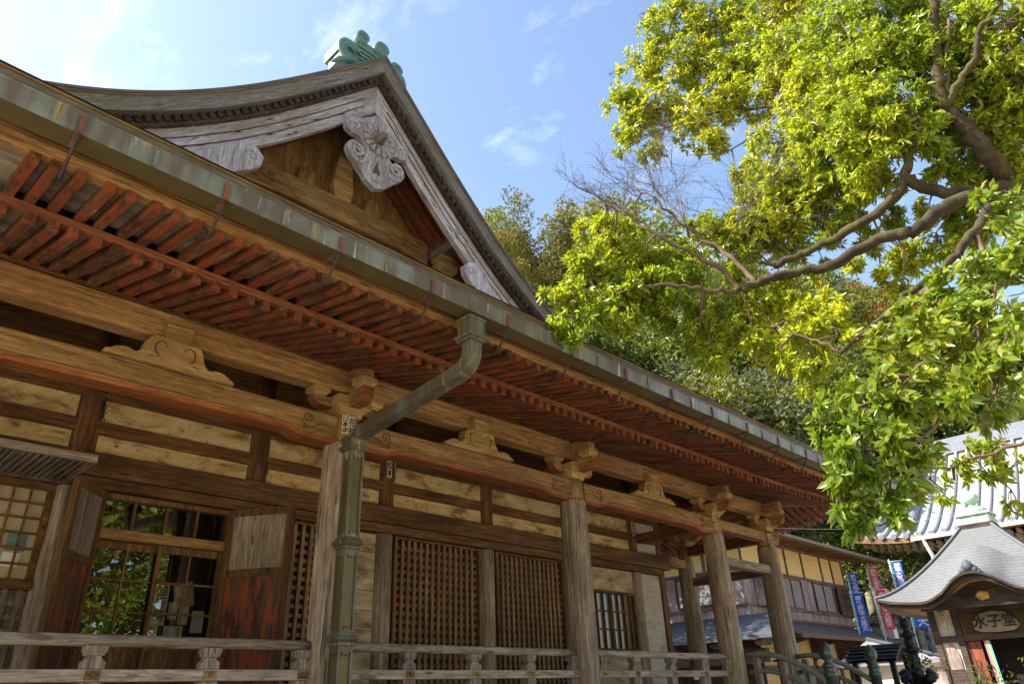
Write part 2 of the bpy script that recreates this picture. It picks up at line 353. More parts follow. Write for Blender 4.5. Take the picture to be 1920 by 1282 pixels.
# ---- eave columns with their capitals
def column(x, y, seed, r=.2):
    b = MB(); prof = [(r*.98, 0), (r, .6), (r*1.005, 1.3), (r*.98, 2.1), (r*.94, 2.76), (r*.9, 2.80)]
    b.lathe((x, y, DECK), prof, 36, 0, True, .018, seed)
    b.lathe((x, y, 4.155), [(r*.83, 0), (r*.83, .12), (r*.80, .30)], 28, 1, True, .012, seed)
    return b.build('column', ['column_wood', 'neck_wood'], HALL)
COLS = [column(x, 0, i*7+1) for i, x in enumerate(PX)]
COLS.append(column(9.864, 1.874, 50, .18))
def bearing(mb, x, y, z0, wd=.21, ht=.13):
    h = wd/2; k = h*.62
    for (a, c, z, zz) in ((k, h, z0, z0+ht*.45), (h, h, z0+ht*.45, z0+ht)):
        vs = [(x-a, y-a, z), (x+a, y-a, z), (x+a, y+a, z), (x-a, y+a, z), (x-c, y-c, zz), (x+c, y-c, zz), (x+c, y+c, zz), (x-c, y+c, zz)]
        mb.add(vs, [(0, 3, 2, 1), (4, 5, 6, 7), (0, 1, 5, 4), (1, 2, 6, 5), (2, 3, 7, 6), (3, 0, 4, 7)])
def arm_poly(Ln, z0, z1, n=6):
    pts = [(-Ln, z1), (-Ln, z0+.07)]
    pts += [(-Ln+.10*(1-math.cos(a*math.pi/2/n))+.02, z0+.07-.07*math.sin(a*math.pi/2/n)) for a in range(1, n+1)]
    right = [(-px_, pz) for px_, pz in reversed(pts)]
    return pts+right
def capital(x, y, corner=False):
    mb = MB(); h, k = .215, .135
    prof = [(k, 4.455), (k*1.03, 4.48), (k*1.12, 4.51), (k*1.32, 4.54), (h, 4.56), (h, 4.665)]
    for (a, z), (c, zz) in zip(prof, prof[1:]):
        mb.add([(x-a, y-a, z), (x+a, y-a, z), (x+a, y+a, z), (x-a, y+a, z), (x-c, y-c, zz), (x+c, y-c, zz), (x+c, y+c, zz), (x-c, y+c, zz)],
               [(0, 1, 5, 4), (1, 2, 6, 5), (2, 3, 7, 6), (3, 0, 4, 7), (0, 3, 2, 1), (4, 5, 6, 7)])
    cap = mb.build('capital_block', 'carving', HALL, .004)
    a = MB(); a.prism([(x+px_, pz) for px_, pz in arm_poly(.44, 4.545, 4.655)], y-.065, y+.065, 'xz', 0, 1)
    a.build('bracket_arm', ['oak_x', 'soffit_red'], cap, .004)
    a = MB(); a.prism([(y+py, pz) for py, pz in arm_poly(.46, 4.548, 4.72)], x-.067, x+.067, 'yz', 0, 1)
    a.build('bracket_arm', ['oak_y', 'soffit_red'], cap, .004)
    for dx in (-.35, .35):
        a = MB(); bearing(a, x+dx, y, 4.658, .2, .085); a.build('bearing_block', 'carving', cap, .003)
    a = MB(); bearing(a, x, y-.36, 4.722, .2, .11); a.build('bearing_block', 'carving', cap, .003)
    a = MB(); a.box((x-.07, y-.44, 4.834), (x+.07, y-.105, 4.99)); a.build('beam_nose', 'oak_y', cap, .005)
    if corner:
        a = MB(); a.prism([(x+.1, 4.30), (x+.30, 4.22), (x+.44, 4.26), (x+.52, 4.37), (x+.48, 4.49), (x+.36, 4.53), (x+.28, 4.47), (x+.1, 4.50)], y-.07, y+.07, 'xz')
        a.tube([(x+px_, y-.075, 4.37+pz) for px_, pz in spiral((.36, 0), .09, 1.4)], .009, 6)
        a.build('scroll_nose', 'oak_x', cap, .004)
for i, x in enumerate(PX): capital(x, 0, i == 4)
capital(9.864, 1.874)
# ---- purlin over the columns, rainbow beams, tie beams
b = MB(); b.box((-9, -.1, ZKB), (10.5, .1, ZKT)); b.build('purlin_beam', 'oak_x', HALL, .012)
b = MB(); b.box((9.764, .102, ZKB), (9.964, 8, ZKT)); b.build('side_purlin', 'oak_y', HALL, .012)
def scroll_lines(mb, x, s, z, y):
    """carved spiral pair near a beam end; s=+1 tail runs to the right"""
    for c, r0, tn in (((x, z+.055), .055, 1.35), ((x-.02*s, z-.055), .032, 1.2)):
        mb.tube([(px_, y, pz) for px_, pz in spiral(c, r0, tn, s, -.6)], [.0075]*20+[.005]*7, 6)
    mb.tube([(x-.055*s, y, z+.02), (x-.03*s, y, z-.03), (x+.02*s, y, z-.045), (x+.08*s, y, z-.035), (x+.13*s, y, z+.005), (x+.19*s, y, z+.025), (x+.25*s, y, z+.01), (x+.28*s, y, z-.012)], [.007]*6+[.005, .002], 6)
def rainbow(x0, x1):
    n = 20; xs = [x0+(x1-x0)*i/n for i in range(n+1)]
    def zb(x):
        e = min(x-x0, x1-x)
        return 4.135 + .055*min(1, max(0, (e-.38)/.18))
    xs = sorted(set(xs+[x0+.38, x0+.47, x0+.56, x1-.38, x1-.47, x1-.56]))
    def zt(x): u = (x-x0)/(x1-x0); return 4.443-.008*math.cos(u*2*math.pi)
    b = MB(); Y0, Y1 = -.115, .115; c = .035
    A = [(x, Y0, zt(x)-.012) for x in xs]; A2 = [(x, Y0+.012, zt(x)) for x in xs]; B = [(x, Y0, zb(x)+c) for x in xs]; B2 = [(x, Y0+c, zb(x)) for x in xs]
    C = [(x, Y1, zb(x)) for x in xs]; D = [(x, Y1, zt(x)) for x in xs]
    b.strip(B, A); b.strip(A, A2); b.strip(A2, D); b.strip(B2, B, 1); b.strip(C, B2, 1); b.strip(D, C)
    for i in (0, -1): b.add([A[i], A2[i], D[i], C[i], B2[i], B[i]], [(0, 1, 2, 3, 4, 5)])
    o = b.build('rainbow_beam', ['oak_x', 'soffit_red'], HALL)
    k = MB()
    scroll_lines(k, x1-.36, 1, 4.285, Y0-.001); scroll_lines(k, x0+.36, -1, 4.285, Y0-.001)
    xs2 = [x0+.62+(x1-x0-1.24)*i/30 for i in range(31)]
    k.tube([(x, Y0-.001, 4.245-.02*max(0, abs((x-(x0+x1)/2)/((x1-x0)/2))-.55)/.12*.5) for x in xs2], .005, 5)
    k.build('carved_line', 'carved_line', o)
for i in range(3): rainbow(PX[i]+.15, PX[i+1]-.15)
rainbow(-7.8+.15, -3.9-.15)
b = MB(); b.box((7.95, -.10, 4.255), (9.72, .10, 4.44)); b.build('tie_beam', 'oak_x', HALL, .02)
b = MB(); b.box((9.77, .14, 4.25), (9.955, 1.72, 4.44)); b.build('tie_beam', 'brown_y', HALL, .015)
b = MB(); b.box((7.96, -.085, 3.635), (9.70, .085, 3.79)); b.build('weathered_tie', 'grey_x', HALL, .015)
b = MB(); b.box((9.785, .15, 3.635), (9.945, 1.72, 3.79)); b.build('weathered_tie', 'brown_y', HALL, .015)
b = MB(); b.box((8.62, 1.77, 3.98), (9.70, 1.95, 4.16)); b.build('tie_beam', 'oak_x', HALL, .012)
b = MB(); b.box((7.715, .16, 4.26), (7.885, 1.6, 4.43)); b.build('tie_beam', 'brown_y', HALL, .012)
# ---- frog-leg struts
def frog_strut(cx):
    half = [(.60, 4.452), (.585, 4.485), (.54, 4.50), (.50, 4.53), (.44, 4.545), (.385, 4.54), (.34, 4.525), (.305, 4.545), (.275, 4.60), (.262, 4.66), (.235, 4.71), (.19, 4.735), (.12, 4.742)]
    poly = [(cx+u, z) for u, z in half]+[(cx-u, z) for u, z in reversed(half)]
    b = MB(); b.prism(poly, -.15, -.02); o = b.build('frog_leg_strut', 'carving', HALL, .006)
    b = MB(); z0, z1 = 4.728, 4.872
    b.prism([(cx-.095, z0), (cx+.095, z0), (cx+.125, z0+.06), (cx+.125, z1), (cx-.125, z1), (cx-.125, z0+.06)], -.185, -.105)
    b.build('bearing_block', 'carving', o, .004)
    k = MB()
    for s in (-1, 1):
        k.tube([(cx+s*(.13+.055*math.cos(a)), -.151, 4.615+.075*math.sin(a)) for a in [(-.5+.17*i)*math.pi for i in range(9)]], [.004, .007, .008, .008, .008, .007, .006, .005, .003], 6)
        k.tube([(cx+s*u, -.151, z) for u, z in ((.24, 4.50), (.20, 4.53), (.17, 4.52))], .004, 6)
    k.build('carved_line', 'carved_line', o)
for i in range(3): frog_strut(PX[i]+L/2)
# ---- wall: posts, rails, panels
def wall_post(x, r=.15, y=YW, full=False, seed=0):
    b = MB(); b.lathe((x, y, DECK), [(r*1.02, 0), (r*1.02, 1.2), (r, 2.49)], 28, 0, True, .02, seed)
    b.lathe((x, y, 3.845), [(r*.97, 0), (r*.95, 1.6)], 24, 1, True, .012, seed)
    return b.build('wall_post', ['column_wood', 'brown_z'], HALL)
WPOST = [wall_post(x, seed=i*3) for i, x in enumerate(WX)]
b = MB(); b.box((8.45, 1.62, DECK), (8.60, 1.80, 5.3)); b.build('corner_post', 'brown_z', HALL, .01)
b = MB(); b.box((-9, 1.50, 3.83), (8.68, 1.66, 4.072)); b.build('lintel_rail', 'brown_x', HALL, .008)
b = MB(); b.box((-9, 1.545, 3.715), (8.43, 1.70, 3.826)); b.build('lower_lintel', 'brown_x', HALL, .006)
b = MB(); b.box((-9, 1.615, 4.30), (8.44, 1.72, 4.44)); b.build('wall_rail', 'brown_x', HALL, .006)
b = MB(); b.box((-9, 1.61, 4.69), (8.44, 1.72, 4.84)); b.build('wall_rail', 'brown_x', HALL, .006)
b = MB(); b.box((-9, 1.68, 4.842), (8.5, 1.80, 5.62)); b.build('upper_wall', 'brown_x', HALL)
b = MB(); b.box((8.46, 1.82, DECK), (8.58, 12, 5.6)); b.build('side_wall', 'white_panel', HALL)
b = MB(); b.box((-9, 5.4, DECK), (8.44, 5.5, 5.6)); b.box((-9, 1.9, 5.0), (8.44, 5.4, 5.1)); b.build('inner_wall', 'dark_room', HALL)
for k in range(len(WX)):
    x0 = WX[k]+.13; x1 = (WX[k+1]-.13) if k+1 < len(WX) else 8.45
    for z0, z1 in ((4.442, 4.688), (4.074, 4.298)):
        b = MB(); b.box((x0, 1.66, z0), (x1, 1.70, z1)); b.build('wall_panel', 'end_panel' if k == 7 else 'white_panel', HALL)
def lattice(x0, x1, z0, z1, pitch=.105, bw=.047):
    b = MB(); n = int((x1-x0)/pitch); p = (x1-x0)/n
    for i in range(1, n): c = x0+i*p; b.box((c-bw/2, 1.662, z0), (c+bw/2, 1.692, z1))
    m_ = int((z1-z0)/pitch); q = (z1-z0)/m_
    for j in range(1, m_): c = z0+j*q; b.box((x0, 1.694, c-bw/2), (x1, 1.722, c+bw/2))
    o = b.build('lattice_panel', 'lath', HALL)
    f = MB(); t_ = .055
    f.box((x0-t_, 1.63, z0-t_), (x0, 1.73, z1+.03)); f.box((x1, 1.63, z0-t_), (x1+t_, 1.73, z1+.03)); f.box((x0, 1.635, z1), (x1, 1.728, z1+.03)); f.box((x0, 1.635, z0-t_), (x1, 1.728, z0))
    f.build('frame', 'brown_z', o, .004)
    d = MB(); d.box((x0-.02, 1.80, z0), (x1+.02, 1.83, z1)); d.build('unlit_room_sheet', 'dark_room', o)  # near-black sheet standing in for the unlit room behind the bars
lattice(.12, 1.06, 1.55, 3.68); lattice(2.04, 3.56, 1.55, 3.68); lattice(3.99, 5.49, 1.55, 3.68)
b = MB()
for j in range(9): b.box((1.13, 1.66, 1.5+j*.245), (1.68, 1.70, 1.5+j*.245+.24))
b.build('plank_wall', 'plank_panel', HALL, .004)
# window bay and end panel at the right
b = MB(); b.box((5.88, 1.66, 3.31), (7.53, 1.70, 3.712)); b.build('wall_panel', 'plank_panel', HALL)
b = MB(); b.box((5.88, 1.66, 1.4), (7.53, 1.70, 2.34)); b.build('wall_panel', 'plank_panel', HALL)
b = MB(); b.box((7.80, 1.66, 1.4), (8.44, 1.70, 3.712)); b.build('wall_panel', 'end_panel', HALL)
b = MB(); b.box((5.88, 1.66, 2.345), (6.19, 1.70, 3.305)); b.build('wall_panel', 'plank_panel', HALL)
b = MB(); b.box((6.2, 1.69, 2.36), (7.5, 1.70, 3.3)); win = b.build('window_pane', 'frost_glass', HALL)
f = MB(); xs = [6.2, 6.39, 6.58, 6.78, 6.83, 7.01, 7.19, 7.37]
f.box((6.17, 1.63, 3.28), (7.55, 1.70, 3.325)); f.box((6.17, 1.63, 2.33), (7.55, 1.70, 2.37)); f.box((7.47, 1.62, 2.37), (7.53, 1.70, 3.28))
for x in xs: f.box((x-.012, 1.65, 2.37), (x+.012, 1.69, 3.28))
f.box((6.785, 1.645, 2.37), (6.825, 1.69, 3.28))
for z in (2.68, 2.98): f.box((6.2, 1.655, z-.01), (7.47, 1.688, z+.01))
f.build('window_frame', 'brown_x', win)
# ---- doorway: glazed sliding doors with transom and two open plank leaves
DX0, DX1, DXM = -1.77, -.42, -1.095
b = MB()
b.box((DX0-.06, 1.62, 1.4), (DX0, 1.76, 3.71)); b.box((DX1, 1.62, 1.4), (DX1+.07, 1.76, 3.71)); b.box((DX0, 1.63, 3.655), (DX1, 1.75, 3.71))
b.build('door_frame', 'brown_z', HALL, .005)
b = MB(); b.box((DX1+.072, 1.66, 1.4), (-.27, 1.71, 3.712)); b.build('door_jamb_panel', 'brown_z', HALL)
b = MB(); b.box((DX0, 1.60, 3.24), (DX1, 1.75, 3.345)); b.build('transom_bar', 'oak_x', HALL, .006)
b = MB(); b.box((DX0, 1.70, 3.347), (DX1, 1.705, 3.653)); tr = b.build('transom_pane', 'door_glass', HALL)
f = MB()
for i in range(1, 4): f = MB(); x = DX0+(DX1-DX0)*i/4; f.box((x-.014, 1.67, 3.347), (x+.014, 1.70, 3.653)); f.build('muntin', 'brown_z', tr)
for x0, x1, yy in ((DX0, DXM+.03, 1.70), (DXM-.03, DX1, 1.655)):
    g = MB(); g.box((x0+.03, yy+.012, 2.24), (x1-.03, yy+.016, 3.17)); pane = g.build('sliding_door_pane', 'door_glass', HALL)
    f = MB(); f.box((x0, yy, 1.45), (x0+.045, yy+.035, 3.238)); f.box((x1-.045, yy, 1.45), (x1, yy+.035, 3.238)); f.box((x0+.045, yy, 3.16), (x1-.045, yy+.034, 3.236)); f.box((x0+.045, yy, 2.20), (x1-.045, yy+.034, 2.25)); f.box((x0+.045, yy, 1.45), (x1-.045, yy+.034, 1.55))
    xm = (x0+x1)/2; f.box((xm-.011, yy-.004, 2.25), (xm+.011, yy+.011, 3.16))
    for z in (2.555, 2.86): f.box((x0+.045, yy-.003, z-.011), (x1-.045, yy+.010, z+.011))
    f.build('sash_frame', 'brown_z', pane, .003)
    f = MB()
    for i in range(5): xx = x0+.045+(x1-x0-.09)*i/5; f.box((xx+.003, yy+.008, 1.55), (xx+(x1-x0-.09)/5-.003, yy+.026, 2.20))
    f.build('lower_boards', 'brown_z', pane)
def leaf(hx, hy, fx, fy, label):
    d = Vector((fx-hx, fy-hy, 0)); Ln = d.length; ang = math.atan2(d.y, d.x)
    T = Matrix.Translation((hx, hy, 0)) @ Matrix.Rotation(ang, 4, 'Z'); z0, z1 = 1.42, 3.69
    b = MB(); s = .075
    for a0, a1, c0, c1 in ((0, s, z0, z1), (Ln-s, Ln, z0, z1), (s, Ln-s, z1-.08, z1), (s, Ln-s, 2.94, 3.02), (s, Ln-s, z0, z0+.1)): b.box((a0, -.03, c0), (a1, .03, c1), 0, T)
    o = b.build('plank_door', 'brown_z', HALL, .004); o['label'] = label
    b = MB(); n = 3
    for i in range(n): w_ = (Ln-2*s)/n; b.box((s+i*w_+.0015, -.015, 3.02), (s+(i+1)*w_-.0015, .015, z1-.08), 0, T)
    b.build('upper_board', 'grey_z', o)
    b = MB()
    for i in range(n): w_ = (Ln-2*s)/n; b.box((s+i*w_+.001, -.016, z0+.1), (s+(i+1)*w_-.001, .016, 2.94), 0, T)
    b.build('painted_board', 'door_z', o)
    k = MB(); k.tube([T @ Vector(p) for p in ((Ln*.36, -.02, 2.42), (Ln*.36, -.05, 2.42), (Ln*.36, -.055, 2.36), (Ln*.36, -.05, 2.30), (Ln*.36, -.02, 2.30))], .008, 6)
    k.tube([T @ Vector(p) for p in ((Ln*.36, .02, 2.42), (Ln*.36, .05, 2.42), (Ln*.36, .055, 2.36), (Ln*.36, .05, 2.30), (Ln*.36, .02, 2.30))], .008, 6)
    k.build('handle', 'rust_dark', o)
leaf(-.44, 1.56, .02, .92, 'open plank door leaf with pale upper board and dark red lower board')
leaf(-1.78, 1.58, -2.19, 1.12, 'open plank door leaf with bright red lower board beside the left post')
# ---- paper window at far left and the lifted slatted shutter above it
b = MB(); b.box((-3.86, 1.722, 2.78), (-2.27, 1.727, 3.66)); sh = b.build('paper_window', 'shoji', HALL)
f = MB()
for i in range(12): x = -2.27-i*.145; f.box((x-.009, 1.675, 2.78), (x+.009, 1.70, 3.66))
for j in range(7): z = 2.79+j*.144; f.box((-3.86, 1.678, z-.009), (-2.27, 1.699, z+.009))
f.box((-3.9, 1.65, 3.66), (-2.23, 1.72, 3.714)); f.box((-3.9, 1.62, 2.70), (-2.23, 1.74, 2.78)); f.box((-2.27, 1.65, 2.78), (-2.225, 1.72, 3.66))
f.build('paper_window_frame', 'brown_x', sh)
b = MB(); b.box((-3.9, 1.70, 1.45), (-2.24, 1.74, 2.70))
for i in range(14): x = -2.30-i*.115; b.box((x-.02, 1.66, 1.45), (x+.02, 1.70, 2.70))
for j in range(10): z = 1.5+j*.12; b.box((-3.9, 1.675, z-.02), (-2.24, 1.699, z+.02))
b.build('lower_lattice', 'grey_z', HALL)
b = MB(); b.box((-3.95, .68, 3.735), (-2.21, 1.5, 3.755)); sh = b.build('lifted_shutter', 'white_wall', HALL)
f = MB(); f.box((-3.98, .63, 3.70), (-2.18, .68, 3.77)); f.box((-3.98, 1.5, 3.70), (-2.18, 1.545, 3.77)); f.box((-2.21, .68, 3.70), (-2.18, 1.5, 3.77)); f.build('shutter_frame', 'grey_x', sh, .004)
f = MB()
for i in range(30): x = -2.235-i*.058; f.box((x-.014, .68, 3.70), (x+.014, 1.5, 3.733))
f.build('shutter_slat', 'grey_y', sh)
f = MB(); f.tube([(-2.40, .66, 3.77), (-2.40, .66, 4.15), (-2.40, .72, 4.62)], .009, 6); f.tube([(-2.40, .66, 3.83), (-2.37, .66, 3.80), (-2.40, .66, 3.77)], .012, 6); f.build('hanger_rod', 'rust', sh)
# ---- veranda railing
def railing(x0, x1, posts):
    b = MB(); n = 14; rn = random.Random(int(x0*10))
    b.tube([(x0+(x1-x0)*i/n, rn.uniform(-.003, .003), 2.142+rn.uniform(-.003, .003)) for i in range(n+1)], .046, 14)
    o = b.build('handrail', 'rail_wood', HALL)
    b = MB(); b.box((x0, -.055, 1.846), (x1, .045, 1.935)); b.build('lower_rail', 'rail_wood', o, .008)
    b = MB(); b.box((x0, -.055, 1.45), (x1, .045, 1.56)); b.build('foot_rail', 'rail_wood', o, .008)
    for x in posts:
        b = MB(); w_ = .082
        def fr(a0, z0, a1, z1, d0=.06, d1=.06):
            b.add([(x-a0, -d0, z0), (x+a0, -d0, z0), (x+a0, d0, z0), (x-a0, d0, z0), (x-a1, -d1, z1), (x+a1, -d1, z1), (x+a1, d1, z1), (x-a1, d1, z1)], [(0, 3, 2, 1), (4, 5, 6, 7), (0, 1, 5, 4), (1, 2, 6, 5), (2, 3, 7, 6), (3, 0, 4, 7)])
        fr(w_, 1.562, w_, 1.844, .045, .045); fr(w_, 1.937, w_, 1.985, .045, .045); fr(w_, 1.985, .05, 2.015, .045, .04); fr(.05, 2.015, .048, 2.03, .04, .04); fr(.062, 2.03, .078, 2.065, .05, .06); fr(.078, 2.065, .082, 2.103, .06, .06)
        p = b.build('rail_post', 'grey_z', o, .004)
        b = MB(); b.box((x-.055, -.062, 1.858), (x+.055, -.056, 1.925)); bb = len(b.v); b.lathe((0, 0, 0), [(.003, 0), (.018, .002), (.018, .012), (.008, .02)], 10)
        for i in range(bb, len(b.v)): vx, vy, vz = b.v[i]; b.v[i] = (x+vx, -.062-vz, 1.895+vy)
        b.build('bolt_plate', 'oak_x', o)
railing(-3.72, -.19, [-3.0, -2.065, -1.15, -.27]); railing(.19, 3.72, [.978, 1.915, 2.826, 3.66]); railing(4.09, 7.62, [4.25, 4.995, 5.93, 6.825, 7.55])
# ---- rafters in two tiers
SL, SF = .3, .2
def low_z(y): return 4.64+SL*(y+1.38)
def fly_z(y): return 4.80+SF*(y+1.38)
def rafter_mesh(name, y0, y1, zf, wd, ht, mat):
    b = MB(); h = wd/2
    vs = []
    for y in (y0, y1):
        z = zf(y)
        for a, e in ((-h, 0), (h, 0), (h*.96, ht), (-h*.96, ht)): vs.append((a, y, z+e))
    b.add(vs, [(0, 1, 2, 3), (7, 6, 5, 4), (0, 4, 5, 1), (1, 5, 6, 2), (2, 6, 7, 3), (3, 7, 4, 0)])
    return b.build(name, mat, HALL, .004)
rl = rafter_mesh('eave_rafter', -1.385, 1.6, low_z, .074, .092, 'red_y')
rf = rafter_mesh('flying_rafter', -2.06, -1.30, fly_z, .068, .082, 'red_y')
rnd = random.Random(5); first = True
for n in range(100):
    x = -3.955+.15*n; u = .008*(rnd.random()-.5)
    for proto, zf, inner in ((rl, low_z, 1.6), (rf, fly_z, -1.3)):
        if proto is rf: xx = x+.3
        else: xx = x
        if xx > 9.80 and proto is rl:
            yi = -(xx-9.864)-.05
            if yi < -1.3: continue
            o = rafter_mesh('eave_rafter', -1.385, yi, low_z, .074, .092, 'red_y'); o.location = (xx, 0, dz(xx)); continue
        if xx > 11.1 and proto is rf: continue
        o = proto if n == 0 else copy_of(proto, HALL)
        o.location = (xx+u, u*2+rnd.uniform(-.008, .008), dz(xx)+rnd.uniform(-.004, .004)); o.rotation_euler = (0, rnd.uniform(-.0022, .0022), rnd.uniform(-.006, .006))
def xsheet(mb, x0, x1, y0, y1, zf, off, n=40, mi=0):
    xs = [x0+(x1-x0)*i/n for i in range(n+1)]
    mb.strip([(x, y0, zf(y0)+off+dz(x)) for x in xs], [(x, y1, zf(y1)+off+dz(x)) for x in xs], mi)
b = MB(); xsheet(b, -9, 10.9, -1.36, 1.65, low_z, .096); xsheet(b, -9, 10.9, -1.36, 1.65, low_z, .116); b.build('plank_ceiling', 'plank_ceiling', HALL, fix=False)
b = MB(); xsheet(b, -9, 11.9, -2.02, -1.30, fly_z, .086); xsheet(b, -9, 11.9, -2.02, -1.30, fly_z, .106); b.build('plank_ceiling', 'plank_ceiling', HALL, fix=False)
def xbar(name, y0, y1, z0, z1, mat, x0=-9, x1=12, shear=0):
    """a long eave member following the gentle rise of the eave"""
    b = MB(); n = 42; xs = [x0+(x1-x0)*i/n for i in range(n+1)]
    c = [[(x, y0, z0+dz(x)) for x in xs], [(x, y1, z0+dz(x)) for x in xs], [(x, y1+shear, z1+dz(x)) for x in xs], [(x, y0+shear, z1+dz(x)) for x in xs]]
    for i in range(4): b.strip(c[i], c[(i+1) % 4])
    for k in (0, -1): b.add([q[k] for q in c], [(0, 1, 2, 3)])
    return b.build(name, mat, HALL)
xbar('lower_fascia', -1.372, -1.30, 4.732, 4.797, 'fascia_red', x1=11.2)
xbar('eave_board', -2.045, -1.97, 4.748, 4.832, 'oak_x', x1=11.95)
xbar('upper_eave_board', -2.075, -1.97, 4.834, 4.89, 'brown_x', x1=12)
xbar('roof_underlayer', -2.10, -1.90, 4.892, 4.93, 'rust_dark', x1=12.05)
xbar('roof_edge', -2.34, -2.12, 4.915, 4.996, 'roof_edge', x1=12.2, shear=-.01)
xbar('roof_lip', -2.365, -2.10, 4.998, 5.012, 'copper_lip', x1=12.25)
xbar('purlin_packing', -.09, .09, ZKT+.001, ZKT+.04, 'brown_x', x1=9.7)
# side eave to the right
def side_rafter(name, x0, x1, zf, wd, ht):
    b = MB(); h = wd/2; vs = []
    for x in (x0, x1):
        z = zf(-(x-9.864))
        for a, e in ((-h, 0), (h, 0), (h, ht), (-h, ht)): vs.append((x, a, z+e))
    b.add(vs, [(0, 1, 2, 3), (7, 6, 5, 4), (0, 4, 5, 1), (1, 5, 6, 2), (2, 6, 7, 3), (3, 7, 4, 0)])
    return b.build(name, 'red_x', HALL)
s1 = side_rafter('side_rafter', 8.62, 11.245, low_z, .074, .092); s2 = side_rafter('side_flying_rafter', 11.16, 11.92, fly_z, .068, .082)
def dzy(y): return .3*max(0, (4.2-y)/6)**2*1.3
for n in range(50):
    y = -.1+.15*n; e = .0 if y > 3 else .13*max(0, (3-y)/3)**2
    for p in (s1, s2):
        o = p if n == 0 else copy_of(p, HALL); o.location = (0, y, e)
for k in range(1, 8):
    y = -.1-.15*k; xi = 9.9-y
    if xi < 11.15: o = side_rafter('side_rafter', xi, 11.245, low_z, .074, .092); o.location = (0, y, .13+.02*k)
    o = copy_of(s2, HALL, (0, y, .13+.02*k))
b = MB()
for y0, y1, e0, e1 in ((-1.3, 0, .3, .15), (0, 3, .15, .01), (3, 8, .01, .01)):
    for off in (.097, .117):
        b.add([(8.6, y0, low_z(1.26)+e0+off), (8.6, y1, low_z(1.26)+e1+off), (11.2, y1, low_z(-1.34)+e1+off), (11.2, y0, low_z(-1.34)+e0+off)], [(0, 1, 2, 3)])
        b.add([(11.15, y0, fly_z(-1.3)+e0+off), (11.15, y1, fly_z(-1.3)+e1+off), (11.9, y1, fly_z(-2.03)+e1+off), (11.9, y0, fly_z(-2.03)+e0+off)], [(0, 1, 2, 3)])
b.build('plank_ceiling', 'plank_ceiling', HALL, fix=False)
b = MB()
for y0, y1, e0, e1 in ((-2.0, 0, .42, .15), (0, 3, .15, .0), (3, 9, .0, .0)):
    def q(x0, x1, z0, z1, mi): b.add([(x0, y0, z0+e0), (x1, y0, z0+e0), (x1, y0, z1+e0), (x0, y0, z1+e0), (x0, y1, z0+e1), (x1, y1, z0+e1), (x1, y1, z1+e1), (x0, y1, z1+e1)], [(0, 1, 2, 3), (7, 6, 5, 4), (0, 4, 5, 1), (1, 5, 6, 2), (2, 6, 7, 3), (3, 7, 4, 0)], mi)
    q(11.16, 11.235, 4.735, 4.797, 0); q(11.83, 11.91, 4.748, 4.905, 1); q(11.98, 12.22, 4.97, 5.08, 2)
b.build('side_eave_boards', ['fascia_red', 'oak_y', 'roof_edge'], HALL)
b = MB(); b.beam((9.7, .16, 5.06), (12.0, -2.14, 5.03), .16, .2); b.build('hip_rafter', 'brown_x', HALL, .01)
# ---- roof surfaces
b = MB(); RZ, RK = 5.016, .54
def rfz(y): return RZ+RK*(y+2.38)
xs = [-9+21.25*i/40 for i in range(41)]
ridge_y = 7.0
def cap_x(x, y): lo, hi = -9+(y+2.38), 12.25-(y+2.38); return min(max(x, lo), hi)
rows = []
for j in range(13):
    y = -2.38+(ridge_y+2.38)*j/12; k = 1-j/12
    rows.append([(cap_x(x, y), y, rfz(y)-.25*math.sin(math.pi*j/12)+dz(x)*k) for x in xs])
for a, c in zip(rows, rows[1:]): b.strip(a, c)
back = [[(x, 2*ridge_y-y, z) for x, y, z in r] for r in rows]
for a, c in zip(back, back[1:]): b.strip(a, c)
for e in (0, -1):
    b.strip([r[e] for r in rows], [r[e] for r in back])
b.build('main_roof', 'roof_brown', HALL, fix=False)
# ================================================================== gable, ornament, gutter (parts of the hall)
GX, YR, YB, YT = .80, .80, 1.0, 1.95
GD = [0, .5, 1.03, 1.58, 2.13, 2.92, 3.6, 4.23, 5.06, 5.8]
GZ = [11.41, 10.86, 10.31, 9.75, 9.21, 8.54, 8.03, 7.70, 7.42, 7.25]
GP = np.polyfit(GD, GZ, 4)
def gz(d): return float(np.polyval(GP, d))
NG = 26; DS = [5.7*i/NG for i in range(NG+1)]
def normal(d):
    s = (gz(d+.01)-gz(d-.01))/.02; l = math.hypot(s, 1); return (-s/l, 1/l)   # outward normal in (d,z)
def off(d, o): s = (gz(d+.01)-gz(d-.01))/.02; return (d, gz(d)+o*math.hypot(s, 1))
def arm(side, o0, o1, y0, y1, name, mats, parent, o1f=None, rot=True, faces=None):
    """one sloping member of the gable between two offsets below the roof line; its own x axis follows the slope"""
    A, B = [], []
    for d in DS:
        a = off(d, -o0); c = off(d, -(o1 if o1f is None else o1f(d)))
        A.append((GX+side*a[0], a[1])); B.append((GX+side*c[0], c[1]))
    T = Matrix.Translation((GX, 0, 9)) @ Matrix.Rotation(side*R(42), 4, 'Y'); Ti = T.inverted()
    b = MB()
    P = lambda q, y: Ti @ Vector((q[0], y, q[1]))
    b.strip([P(q, y0) for q in B], [P(q, y0) for q in A]); b.strip([P(q, y1) for q in A], [P(q, y1) for q in B])
    b.strip([P(q, y0) for q in A], [P(q, y1) for q in A]); b.strip([P(q, y1) for q in B], [P(q, y0) for q in B])
    o = b.build(name, mats, parent); o.matrix_world = T
    return o
